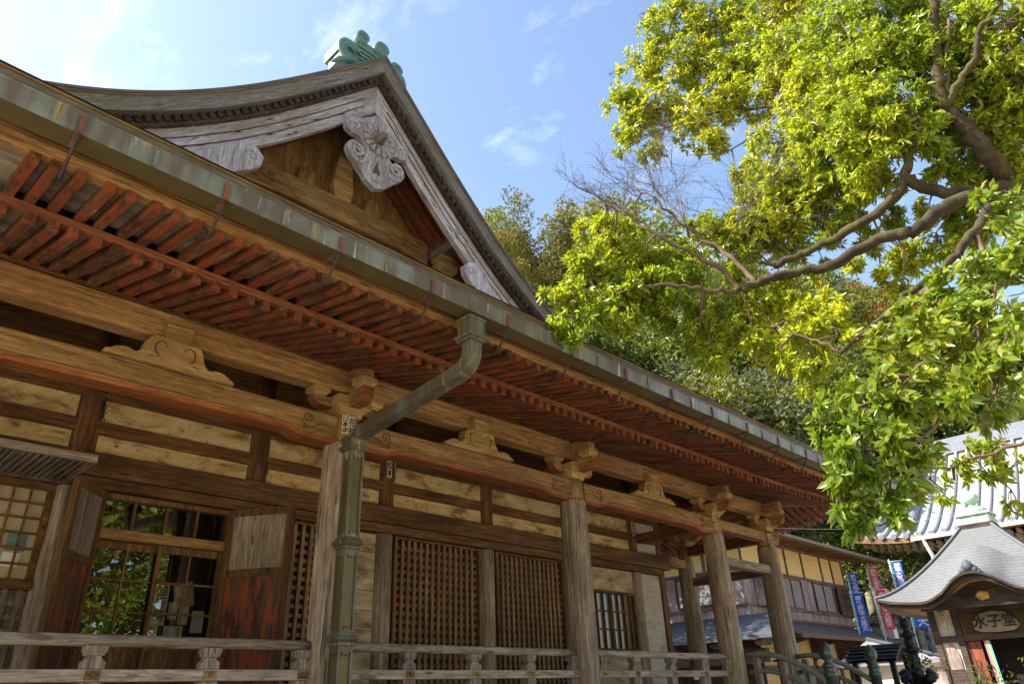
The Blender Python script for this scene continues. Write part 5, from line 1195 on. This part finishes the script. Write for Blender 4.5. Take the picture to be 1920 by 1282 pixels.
tag((lambda b: (b.box((8.9, 1.45, 1.86), (9.14, 1.47, 1.99)), b.build('sign_card', 'paper_white'))[1])(MB()), 'small white sign card on the slatted rail below the end column', 'sign')
b = MB(); q0, q1 = Vector((9.95, -.2, 4.52)), Vector((15.5, -2.8, 5.3)); b.tube([q0.lerp(q1, i/12)+Vector((0, 0, -.22*math.sin(math.pi*i/12))) for i in range(13)], .008, 5); tag(b.build('overhead_cable', 'wire'), 'thin grey cable strung from the corner column out to the right', 'cable')
# ================================================================== trees
def leaf_cloud(name, pos, nrm, size, mat, parent=None, rs=None, shape=(1, .45), fold=.18):
    """many small pointed leaves as one mesh: pos, direction (leaf axis), length"""
    rs = rs or np.random.RandomState(0); n = len(pos)
    ax = nrm/np.linalg.norm(nrm, axis=1, keepdims=True); rv = rs.normal(size=(n, 3)); rv[:, 2] *= .45
    sd_ = np.cross(ax, rv); sd_ /= np.linalg.norm(sd_, axis=1, keepdims=True)+1e-9; up = np.cross(sd_, ax)
    Lh = size[:, None]; W = Lh*shape[1]/2
    base = pos; mid = pos+ax*Lh*.5-up*Lh*fold*.25; tip = pos+ax*Lh-np.array([0, 0, 1])*Lh*.10
    lf = pos+ax*Lh*.48+sd_*W+up*Lh*fold*.35; rt = pos+ax*Lh*.48-sd_*W+up*Lh*fold*.35
    v = np.stack([base, lf, tip, rt, mid], 1).reshape(-1, 3)
    o = (np.arange(n)*5)[:, None]; tri = np.concatenate([o+[0, 4, 1], o+[1, 4, 2], o+[0, 3, 4], o+[3, 2, 4]], 1).reshape(-1)
    me = bpy.data.meshes.new(name); nf = n*4
    me.vertices.add(len(v)); me.vertices.foreach_set('co', v.astype(np.float32).ravel()); me.loops.add(nf*3); me.loops.foreach_set('vertex_index', tri.astype(np.int32)); me.polygons.add(nf)
    me.polygons.foreach_set('loop_start', (np.arange(nf)*3).astype(np.int32)); me.polygons.foreach_set('loop_total', np.full(nf, 3, np.int32)); me.update(calc_edges=True)
    me.materials.append(M[mat]); ob = bpy.data.objects.new(name, me); COL.objects.link(ob)
    if parent: ob.parent = parent
    return ob
def far_tree(kind, seed):
    """prototype one unit tree about 10 m tall standing at the origin; crown and trunk meshes"""
    rs = np.random.RandomState(seed); H = 10.0; cl = []
    if kind == 'cedar':
        for i in range(170):
            h = rs.uniform(.12, 1)**.85; r = 2.35*(1-h)**.75*(.55+.6*rs.rand())+.15; a = rs.uniform(0, 6.283)
            cl.append((r*np.cos(a), r*np.sin(a), h*H*.98-.25*r, .50*(1-h*.45)*(.7+.6*rs.rand())))
    elif kind == 'round':
        for i in range(28):
            d = rs.normal(size=3); d /= np.linalg.norm(d); d[2] = abs(d[2])*.9-.15
            cl.append((d[0]*2.6, d[1]*2.6, 6.3+d[2]*3.1, 1.15*(.7+.5*rs.rand())))
        for i in range(14): cl.append((rs.normal()*1.2, rs.normal()*1.2, 5.8+rs.normal()*1.2, 1.3))
        for i in range(30):
            d = rs.normal(size=3); d /= np.linalg.norm(d); cl.append((d[0]*3.3, d[1]*3.3, 6.1+d[2]*3.0, .55))
    elif kind == 'plume':                                  # tall broken crown of upright plumes
        for k in range(9):
            bx, by = rs.normal(size=2)*1.15; top = rs.uniform(.68, 1.0)*H*(1-.05*(bx*bx+by*by))
            for i in range(16):
                h = rs.uniform(.28, 1); cl.append((bx*(.5+.6*h)+rs.normal()*.42*(1.15-h), by*(.5+.6*h)+rs.normal()*.42*(1.15-h), top*h, .66*(1.3-h*.75)))
    P, D, S = [], [], []
    per = {'cedar': 42, 'round': 105, 'plume': 150}[kind]
    for (x, y, z, r) in cl:
        n = max(12, int(per*(r/.5 if kind != 'round' else r))); d = rs.normal(size=(n, 3)); d /= np.linalg.norm(d, axis=1, keepdims=True); rad = r*rs.uniform(.55, 1.08, n)[:, None]
        P.append(np.array([x, y, z])+d*rad*np.array([1, 1, .8])); dd = d*.9+rs.normal(size=(n, 3))*.55; dd[:, 2] += (-.15 if kind == 'cedar' else .15); D.append(dd); S.append(rs.uniform(.16, .34, n)*{'round': 1.05, 'cedar': .9, 'plume': .55}[kind])
    P, D, S = map(np.concatenate, (P, D, S))
    return P, D, S, H
PROTO = {}
def proto(kind, mat, seed):
    key = (kind, mat, seed)
    if key not in PROTO:
        P, D, S, H = far_tree(kind, seed); rs = np.random.RandomState(seed+5)
        root = bpy.data.objects.new(kind+'_tree', None); COL.objects.link(root)
        leaf_cloud('crown', P, D, S, mat, root, rs, (1, .5))
        b = MB(); tp = {'cedar': 8.5, 'round': 6, 'plume': 6}[kind]
        b.tube([(0, 0, -3), (.05, 0, 0), (.0, .06, tp*.5), (.05, 0, tp)], [.26, .22, .14, .04], 8)
        rr = random.Random(seed)
        for i in range(10): h = tp*(.3+.6*rr.random()); a = rr.random()*6.28; l = 1.6*(1.2-h/tp)+.5; b.tube([(0, 0, h), (l*.5*math.cos(a), l*.5*math.sin(a), h+.25), (l*math.cos(a), l*math.sin(a), h+.5)], [.07, .05, .02], 5)
        b.build('trunk', 'bark_grey', root); PROTO[key] = [root, False]
    e = PROTO[key]
    if not e[1]: e[1] = True; return e[0]
    r = copy_of(e[0])
    for ch in e[0].children: copy_of(ch, r)
    return r
NAMES = {'cedar': 'cedar_tree', 'round': 'broadleaf_tree', 'plume': 'cypress_tree'}
DESC = {('cedar', 'leaf_cedar'): 'dark green conical cedar in the forest on the hillside behind the hall', ('cedar', 'leaf_cedar_tan'): 'tan tinged cedar in the forest on the hillside behind the hall',
        ('round', 'leaf_broad'): 'round crowned green broadleaf tree in the hillside forest', ('round', 'leaf_yellow'): 'yellow green broadleaf tree in the hillside forest', ('round', 'leaf_olive'): 'pale grey olive leafed tree in the hillside forest',
        ('plume', 'leaf_cedar'): 'tall plumed dark cypress in the hillside forest', ('plume', 'leaf_cedar_tan'): 'tan tipped plumed cypress in the hillside forest', ('round', 'leaf_rust'): 'rust coloured tree in the hillside forest'}
TREES = 0
def plant(px, py, Hgt, kind, mat, seed, label=None, wide=1.0, dmax=120, D=26):
    """stand a tree on the slope so that its top is seen at the given bearing and height"""
    while D < dmax:
        p = atd(px, py, D)
        if p.z-hill(p.x, p.y) <= Hgt and hill(p.x, p.y) > 0: break
        if p.z-max(0, hill(p.x, p.y)) <= Hgt*.6: break
        D += .5
    p = atd(px, py, D); base = max(-.2, hill(p.x, p.y)); h = p.z-base
    if base < 1.5 or (p.x > 31 and p.y < 9 and p.x < 44) or (16 < p.x < 34 and p.y < 17): return None
    o = proto(kind, mat, seed); o.name = NAMES[kind]; o.location = (p.x, p.y, base-.3); s = (h+.3)/10; w_ = s*wide
    o.scale = (w_, w_, s); o.rotation_euler = (0, 0, random.Random(int(px*7+py)).random()*6.28)
    tag(o, label or DESC[(kind, mat)], 'tree', 'forest trees on the hillside'); return o
plant(905, 392, 15, 'round', 'leaf_broad', 3, 'green broadleaf tree just right of the gable slope', .9)
plant(982, 352, 21, 'plume', 'leaf_cedar_tan', 11, 'tallest tan tipped cypress standing against the sky beside the gable', 1.1)
plant(940, 420, 17, 'plume', 'leaf_cedar_tan', 12, 'shorter tan tipped cypress between the gable and the tallest one', 1.15)
plant(1075, 386, 20, 'plume', 'leaf_cedar_tan', 13, 'dense tan tipped cypress between the tallest cypress and the leafy branch tips', 1.1)
plant(1030, 430, 18, 'plume', 'leaf_cedar', 14, 'dark cypress in front of the gap between two tan tipped cypresses', 1.2)
plant(1590, 486, 16, 'plume', 'leaf_rust', 15, 'rust brown cypress seen under the big mossy limb', 1.3)
plant(1650, 535, 14, 'round', 'leaf_rust', 16, 'rust brown round tree right of the rust brown cypress', 1.0)
plant(1330, 690, 11, 'round', 'leaf_olive', 17, 'pale grey olive tree just above the eave gutter', 1.35)
plant(1270, 672, 10, 'round', 'leaf_olive', 18, 'pale grey olive bush left of the larger olive tree above the gutter', 1.3)
plant(1170, 640, 12, 'round', 'leaf_olive', 17, 'pale olive tree behind the lowest leaves over the gutter', 1.2)
rn = random.Random(21)
mixk = [('cedar', 'leaf_cedar', 1), ('cedar', 'leaf_cedar', 2), ('round', 'leaf_broad', 3), ('round', 'leaf_yellow', 4), ('cedar', 'leaf_cedar_tan', 5), ('plume', 'leaf_cedar', 14), ('round', 'leaf_broad', 6), ('cedar', 'leaf_cedar', 7)]
def skyl(x): return 400+.0*(x-900) if x < 1150 else 400+(x-1150)*.30
for row in range(8):
    x = 870+rn.uniform(0, 40)
    while x < 1990:
        y = skyl(x)+10+row*56+rn.uniform(-18, 18); eave = 600+(x-1000)*.46
        if y < min(eave+10, 905) and not (x > 1600 and y > 800) and not (row < 2 and x < 1150 and y < 430):
            k = rn.choice(mixk); plant(x, y, rn.uniform(9, 14), *k, wide=rn.uniform(1.05, 1.45), D=26 if x < 1450 else 52)
        x += rn.uniform(36, 58)
# dark trees low behind the hall end and behind the banners
for px, py, k in ((1510, 960, ('cedar', 'leaf_cedar', 1)), (1545, 985, ('round', 'leaf_broad', 3)), (1585, 955, ('cedar', 'leaf_cedar', 2)), (1625, 1000, ('round', 'leaf_broad', 6))):
    p = atd(px, py, 43); o = proto(*k); o.name = NAMES[k[0]]; o.location = (p.x, p.y, 3); s = (p.z-3)/10; o.scale = (s*1.4, s*1.4, s); tag(o, 'dark tree in the shade between the ochre house and the great hall', 'tree', 'shaded trees behind the banners')
# trees across the court behind the viewpoint, mirrored in the door glass
for i, (x, y, s, sd_) in enumerate(((-13, -19, 1.25, 4), (-4.5, -22, 1.4, 4), (4, -24, 1.5, 4), (-21, -16, 1.3, 4), (12, -26, 1.5, 4), (-9, -30, 2.0, 4), (0, -33, 2.2, 4), (-19, -27, 2.0, 4), (9, -36, 2.3, 4))):
    o = proto('round', 'leaf_yellow', 4); o.name = 'broadleaf_tree'; o.location = (x, y, 0); o.scale = (s*1.2, s*1.2, s); o.rotation_euler = (0, 0, i*1.3)
    tag(o, 'yellow green tree across the court, mirrored in the door glass', 'tree', 'trees across the court')

# tall unseen trees added behind the hall's right end to shade the house
for i, (x, y, h) in enumerate(((15.0, 12.5, 14), (13.6, 17.5, 16), (17.0, 18.5, 16))):
    o = proto('round', 'leaf_broad', 3+3*(i % 2)); o.name = 'broadleaf_tree'; o.location = (x, y, 0); o.scale = (h/10*.85, h/10*.85, h/10); o.rotation_euler = (0, 0, i)
    tag(o, 'tall green tree behind the hall end, shading the ochre house', 'tree', 'trees between the hall and the house')
# ---- the evergreen whose limbs reach across from the right
TREE = thing('evergreen_tree', 'large glossy leaved evergreen tree with mossy limbs reaching in from the right', 'tree', (5.6, -6.3, 0))
rs = np.random.RandomState(77); rn = random.Random(77); o0 = Vector((5.6, -6.3, 0))
def pl(pts): return [atd(x, y, d) for x, y, d in pts]
def smooth(pts, n=5):
    out_ = []
    for i in range(len(pts)-1):
        p0, p1, p2, p3 = pts[max(0, i-1)], pts[i], pts[i+1], pts[min(len(pts)-1, i+2)]
        for k in range(n):
            t_ = k/n; out_.append(.5*((2*p1)+(p2-p0)*t_+(2*p0-5*p1+4*p2-p3)*t_*t_+(3*p1-p0-3*p2+p3)*t_**3))
    return out_+[pts[-1]]
NODES = []
def limb(pts, r0, r1, name='limb', n=10, mat='bark_moss', jit=.012):
    P = smooth(pl([(x, y, d-(0 if name == 'trunk' or d > 8.75 else .5*min(1, max(0, (8.75-d)*2.5))*min(1, max(0, (d-6.7)*1.6)))) for x, y, d in pts])); b = MB(); m_ = len(P)
    P = [p+Vector((rn.gauss(0, jit), rn.gauss(0, jit), rn.gauss(0, jit))) for p in P]
    r0, r1 = r0*.84, r1*.84
    b.tube([p-o0 for p in P], [(r0+(r1-r0)*i/(m_-1))*(1+.08*rn.uniform(-1, 1)) for i in range(m_)], n)
    NODES.extend(P[m_//4:]); return b.build(name, mat, TREE)
limb([(2230, 1500, 9.7), (2200, 1150, 9.6), (2140, 760, 9.4), (2060, 470, 9.0), (1960, 385, 8.7)], .30, .15, 'trunk', 14)
limb([(2060, 470, 9.0), (1960, 375, 8.7), (1895, 340, 8.5), (1855, 290, 8.3), (1810, 240, 8.2), (1775, 205, 8.1), (1758, 150, 8.0), (1755, 60, 7.9), (1745, -40, 7.8)], .145, .05)
limb([(1960, 380, 8.7), (1890, 352, 8.4), (1820, 362, 8.2), (1760, 360, 8.1), (1715, 345, 8.0), (1700, 320, 7.9), (1708, 280, 7.9), (1715, 240, 7.8), (1690, 190, 7.7)], .095, .04)
limb([(1704, 330, 7.95), (1672, 375, 8.0), (1620, 415, 8.1), (1560, 450, 8.2), (1500, 478, 8.3), (1450, 500, 8.3)], .07, .045)
limb([(1960, 395, 8.7), (1880, 372, 8.3), (1800, 375, 8.0), (1755, 400, 7.9), (1720, 430, 7.8), (1670, 440, 7.8), (1610, 468, 7.8), (1555, 500, 7.8), (1500, 508, 7.8), (1440, 525, 7.7), (1390, 545, 7.6)], .095, .05)
limb([(1390, 545, 7.6), (1345, 500, 7.5), (1290, 470, 7.4), (1230, 440, 7.3), (1170, 400, 7.2), (1130, 380, 7.1)], .038, .010, 'branch', 8, 'twig_brown')
limb([(1420, 535, 7.65), (1370, 480, 7.7), (1320, 450, 7.7), (1270, 415, 7.6), (1230, 375, 7.5), (1190, 355, 7.5)], .036, .010, 'branch', 8, 'twig_brown')
limb([(1380, 548, 7.6), (1330, 545, 7.4), (1270, 535, 7.2), (1200, 540, 7.0), (1130, 560, 6.8), (1070, 590, 6.6)], .030, .010, 'branch', 8, 'twig_brown')
limb([(1940, 400, 8.5), (1865, 385, 8.0), (1830, 430, 7.6), (1795, 475, 7.3), (1760, 510, 7.1), (1700, 555, 6.9), (1640, 605, 6.8), (1575, 660, 6.7)], .062, .026)
limb([(1775, 205, 8.1), (1800, 150, 8.0), (1830, 110, 7.9), (1838, 60, 7.8), (1870, 10, 7.7), (1880, -40, 7.6)], .05, .03)
limb([(1780, 190, 8.1), (1775, 110, 8.0), (1778, 40, 7.9)], .035, .02, 'branch', 8, 'twig_brown')
limb([(1690, 190, 7.7), (1640, 150, 7.9), (1590, 60, 8.0), (1560, 10, 8.0)], .04, .015, 'branch', 8)
limb([(1700, 290, 7.9), (1640, 240, 8.2), (1570, 210, 8.4), (1500, 195, 8.6), (1440, 200, 8.7), (1380, 205, 8.8), (1310, 220, 8.8), (1250, 240, 8.8)], .05, .014)
limb([(1440, 200, 8.7), (1380, 160, 8.8), (1310, 110, 8.9), (1250, 80, 8.9)], .028, .01, 'branch', 8)
limb([(1480, 196, 8.6), (1420, 245, 8.7), (1370, 280, 8.7), (1290, 290, 8.7)], .024, .008, 'branch', 8, 'twig_pale')
limb([(1830, 440, 7.6), (1860, 520, 6.6), (1850, 600, 6.0), (1820, 680, 5.6), (1760, 780, 5.4), (1700, 850, 5.3)], .035, .012, 'branch', 8, 'twig_brown')
limb([(1960, 560, 7.0), (1880, 640, 6.0), (1800, 660, 5.6), (1720, 690, 5.4), (1640, 740, 5.3), (1590, 800, 5.2)], .03, .010, 'branch', 8, 'twig_brown')
limb([(1990, 800, 7.5), (1920, 830, 7.2), (1860, 850, 7.0), (1790, 870, 6.9), (1740, 890, 6.8)], .022, .008, 'branch', 8, 'twig_brown')
limb([(1575, 660, 6.7), (1530, 640, 6.8), (1480, 620, 6.9), (1440, 600, 7.0)], .018, .008, 'branch', 8, 'twig_brown')
# bare twigs in the gap left of the crown
b = MB()
def twig(p, d, ln, r, lv):
    pts = [p]; q = p.copy(); dd = d.copy()
    for i in range(5): dd = (dd+Vector((rn.gauss(0, .16), rn.gauss(0, .16), rn.gauss(0, .16)))).normalized(); q = q+dd*ln/5; pts.append(q.copy())
    b.tube([x-o0 for x in pts], [r*(1-.13*i) for i in range(6)], 4, cap=False)
    if lv > 0:
        for i in range(1, 6):
            for _ in range(1 if rn.random() < .8 else 2): twig(pts[i], (dd+Vector((rn.gauss(0, .7), rn.gauss(0, .7), rn.gauss(.1, .6)))).normalized(), ln*rn.uniform(.4, .65), r*.55, lv-1)
for (x, y, d, tx, ty) in ((1270, 415, 7.6, 1150, 330), (1320, 450, 7.7, 1200, 300), (1230, 440, 7.3, 1110, 350), (1300, 470, 7.4, 1260, 320), (1345, 500, 7.5, 1360, 330), (1200, 400, 7.3, 1105, 365), (1400, 470, 7.8, 1420, 330), (1250, 395, 7.5, 1190, 290)):
    p = atd(x, y, d); q = atd(tx, ty, d+.1); twig(p, (q-p).normalized(), (q-p).length*.9, .010, 3)
b.build('bare_twigs', 'twig_pale', TREE, fix=False)
# foliage: rosettes of pointed leaves gathered in sprays
BL = [  # x, y, radius in picture px, distance, sprays, leaf length
 (1265, 20, 62, 8.9), (1235, 75, 52, 8.9), (1200, 130, 52, 8.9), (1165, 185, 42, 8.8), (1185, 235, 45, 8.8), (1230, 200, 60, 8.9), (1290, 130, 70, 9.0), (1330, 60, 70, 9.1), (1400, 30, 70, 9.0), (1470, 20, 75, 8.6), (1180, 275, 30, 8.7), (1225, 280, 34, 8.7), (1290, 230, 55, 8.8), (1350, 190, 60, 8.9), (1330, 270, 40, 8.7), (1395, 110, 70, 8.9), (1420, 180, 55, 8.8),
 (1480, 100, 70, 8.4), (1560, 60, 80, 8.0), (1640, 40, 80, 7.8), (1720, 40, 75, 8.0), (1540, 140, 75, 8.0), (1620, 130, 80, 7.6), (1690, 120, 65, 7.7), (1500, 220, 60, 8.2), (1560, 230, 75, 7.8), (1640, 210, 75, 7.3), (1450, 280, 62, 8.2), (1520, 310, 75, 7.9), (1600, 300, 80, 7.6), (1470, 370, 75, 8.2), (1540, 390, 70, 8.1), (1400, 340, 42, 8.3), (1640, 340, 45, 7.6), (1580, 420, 40, 8.2), (1660, 260, 55, 7.3), (1720, 190, 50, 7.6), (1740, 260, 45, 7.5), (1710, 90, 60, 7.6), (1690, 230, 45, 7.3), (1770, 120, 60, 7.7), (1800, 190, 48, 7.9), (1840, 250, 42, 8.2), (1900, 330, 40, 8.3), (1760, 320, 32, 7.8), (1850, 190, 50, 8.0), (1440, 350, 45, 8.2), (1370, 130, 55, 8.9),
 (1820, 60, 75, 7.8), (1890, 50, 75, 7.6), (1870, 140, 70, 8.0), (1920, 190, 70, 8.2), (1880, 230, 50, 8.4), (1930, 290, 60, 8.4), (1800, 300, 35, 8.4), (1770, 250, 40, 8.3), (1850, 320, 35, 8.5),
 (1110, 440, 42, 7.2), (1150, 460, 55, 7.2), (1085, 500, 45, 7.0), (1140, 530, 60, 7.0), (1060, 560, 45, 6.7), (1110, 590, 55, 6.7), (1050, 610, 30, 6.5), (1075, 630, 26, 6.5), (1210, 500, 60, 7.3), (1270, 520, 58, 7.4), (1200, 570, 50, 7.1), (1260, 580, 45, 7.2), (1320, 570, 55, 7.4), (1330, 630, 50, 7.3), (1340, 680, 32, 7.2), (1310, 650, 30, 7.2), (1380, 600, 50, 7.5), (1420, 640, 42, 7.3), (1160, 600, 36, 6.9), (1350, 430, 50, 7.9), (1400, 430, 60, 8.0), (1440, 450, 60, 8.1), (1380, 490, 45, 8.0), (1300, 440, 30, 7.6), (1190, 420, 26, 7.3), (1720, 500, 32, 8.1), (1660, 520, 26, 7.9), (1790, 400, 34, 8.6), (1840, 440, 32, 8.5), (1740, 390, 26, 7.7), (1800, 335, 34, 8.0), (1860, 300, 36, 8.2), (1610, 510, 24, 7.7), (1480, 440, 50, 8.2), (1500, 540, 34, 7.4), (1540, 470, 28, 8.0), (1120, 500, 45, 7.0), (1240, 545, 45, 7.1), (1170, 560, 45, 6.9), (1300, 600, 45, 7.2), (1420, 570, 50, 7.5), (1470, 560, 40, 7.4),
 (1480, 650, 45, 7.2), (1500, 700, 35, 7.0), (1530, 640, 42, 6.9), (1460, 690, 26, 7.1), (1570, 600, 34, 6.9), (1540, 560, 28, 7.2), (1510, 600, 34, 7.0), (1600, 640, 26, 6.8),
 (1640, 460, 26, 8.4), (1700, 480, 36, 8.2), (1750, 460, 36, 8.1), (1690, 410, 26, 8.4), (1820, 400, 32, 8.6), (1700, 545, 26, 8.0), (1790, 440, 28, 8.4),
 (1900, 400, 60, 6.4), (1870, 470, 55, 6.1), (1920, 470, 60, 5.8), (1820, 520, 50, 6.2), (1880, 540, 65, 5.7), (1780, 560, 48, 6.1), (1740, 600, 48, 6.0), (1830, 600, 65, 5.6), (1910, 610, 60, 5.4), (1690, 640, 45, 5.8), (1760, 660, 60, 5.5), (1840, 680, 60, 5.4), (1900, 690, 50, 5.4), (1640, 700, 48, 5.5), (1700, 720, 58, 5.3), (1770, 730, 50, 5.3), (1590, 730, 40, 5.4), (1630, 770, 55, 5.2), (1570, 790, 45, 5.2), (1690, 790, 48, 5.2), (1610, 840, 52, 5.1), (1560, 840, 30, 5.2), (1670, 850, 45, 5.1), (1600, 900, 42, 5.1), (1640, 920, 38, 5.1), (1590, 950, 30, 5.1), (1660, 960, 24, 5.1), (1610, 975, 22, 5.1), (1700, 900, 30, 5.1), (1845, 760, 40, 5.6), (1890, 750, 40, 5.6), (1720, 830, 26, 5.2),
 (1790, 880, 34, 6.8), (1770, 920, 26, 6.8), (1830, 860, 36, 6.9), (1870, 870, 30, 7.0), (1900, 890, 34, 7.0), (1905, 940, 24, 7.0), (1740, 880, 26, 6.8), (1880, 830, 26, 7.1), (1870, 785, 26, 6.2)]
NP_ = np.array([tuple(p) for p in NODES]); Pp, Dd, Ss, Gn = [], [], [], []; tw = MB()
for (x, y, rad, dist) in BL:
    c = np.array(atd(x, y, dist)); R3 = rad/1341*dist*1.08
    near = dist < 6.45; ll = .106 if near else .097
    dens = .3 if (y > 835 and x > 1715) or (x > 1800 and y > 740) else 1
    nros = int(dens*max(12, (R3/.30)**2*(50 if near else 98))) ; nros = min(nros, 330)
    k = int(np.argmin(((NP_-c)**2).sum(1))); src = NP_[k]
    hub = c*.75+src*.25
    if np.linalg.norm(c-src) < 2.2:
        mid = (src+hub)/2+rs.normal(size=3)*.05
        tw.tube([Vector(src)-o0, Vector(mid)-o0, Vector(hub)-o0], [.014, .010, .006], 5, cap=False)
    subs = [c+rs.normal(size=3)*R3*.5*np.array([1, 1, .85]) for _ in range(max(3, nros//9))]
    for sidx, sp_ in enumerate(subs):
        tw.tube([Vector(hub)-o0, Vector((hub+sp_)/2+rs.normal(size=3)*.03)-o0, Vector(sp_)-o0], [.006, .005, .0035], 4, cap=False)
    for i in range(nros):
        s_ = subs[i % len(subs)]; d = rs.normal(size=3); d /= np.linalg.norm(d); q = s_+d*R3*rs.uniform(.12, .55)
        if np.linalg.norm(q-c) > R3*1.15: q = c+(q-c)/np.linalg.norm(q-c)*R3*rs.uniform(.8, 1.15)
        if i % 2 == 0: tw.tube([Vector(s_)-o0, Vector(q)-o0], [.0035, .0022], 3, cap=False)
        axd = q-hub; axd /= np.linalg.norm(axd)+1e-6; axd = axd*.8+np.array([0, 0, .25])+rs.normal(size=3)*.35; axd /= np.linalg.norm(axd)
        nl = rs.randint(7, 12); u = np.cross(axd, [.3, .5, .8]); u /= np.linalg.norm(u); v_ = np.cross(axd, u)
        for j in range(nl):
            a = j*2.4+rs.uniform(0, .5); el = rs.uniform(.05, 1.0); dr = (u*math.cos(a)+v_*math.sin(a))+axd*el; dr /= np.linalg.norm(dr); dr[2] -= .32 if near else .22
            Pp.append(q-axd*.03*rs.rand()); Dd.append(dr); Ss.append(ll*rs.uniform(.62, 1.2)); Gn.append(near)
print('near leaves', len(Pp))
Pp, Dd, Ss, Gn = np.array(Pp)-np.array(o0), np.array(Dd), np.array(Ss), np.array(Gn)
leaf_cloud('crown', Pp[~Gn], Dd[~Gn], Ss[~Gn], 'leaf_near', TREE, rs, (1, .34), .22)['label'] = 'yellow green upper foliage'
leaf_cloud('crown', Pp[Gn], Dd[Gn], Ss[Gn], 'leaf_near_green', TREE, rs, (1, .42), .2)['label'] = 'glossy deeper green hanging foliage'
tw.build('twigs', 'twig_brown', TREE, fix=False)
# bare pale shrub on the terrace
sh = thing('bare_shrub', 'pale leafless shrub behind the red banner by the roof corner', 'shrub', (32.2, 4.6, 4.4)); b = MB(); o_keep = o0; o0 = Vector((32.2, 4.6, 4.4))
for i in range(9): twig(Vector((32.2+rn.uniform(-.2, .2), 4.6+rn.uniform(-.4, .4), 4.4)), Vector((rn.gauss(0, .3), rn.gauss(0, .4), 1)).normalized(), 1.5, .03, 2)
b.build('stems', 'twig_pale', sh, fix=False)
# green pot plants at the small hall
for (x, y, z, n, r, lab) in ((18.9, -1.05, 1.35, 420, .34, 'leafy green potted plant in front of the small hall door'), (18.7, -2.5, 1.3, 520, .5, 'green and yellow flowering plant inside the small hall doorway')):
    t_ = thing('potted_plant', lab, 'plant', (x, y, 0)); q = rs.normal(size=(n, 3))*np.array([r, r, r*1.3])*.6+np.array([0, 0, z]); dd = rs.normal(size=(n, 3)); dd[:, 2] += .6
    leaf_cloud('foliage', q, dd, rs.uniform(.08, .18, n), 'leaf_broad', t_, rs, (1, .3)); b = MB(); b.lathe((0, 0, 0), [(.16, 0), (.22, .3), (.24, .45), (.20, .45)], 14); b.build('pot', 'stone', t_); b = MB(); b.tube([(0, 0, .4), (0, .05, z)], .02, 6); b.build('stem', 'twig_brown', t_)
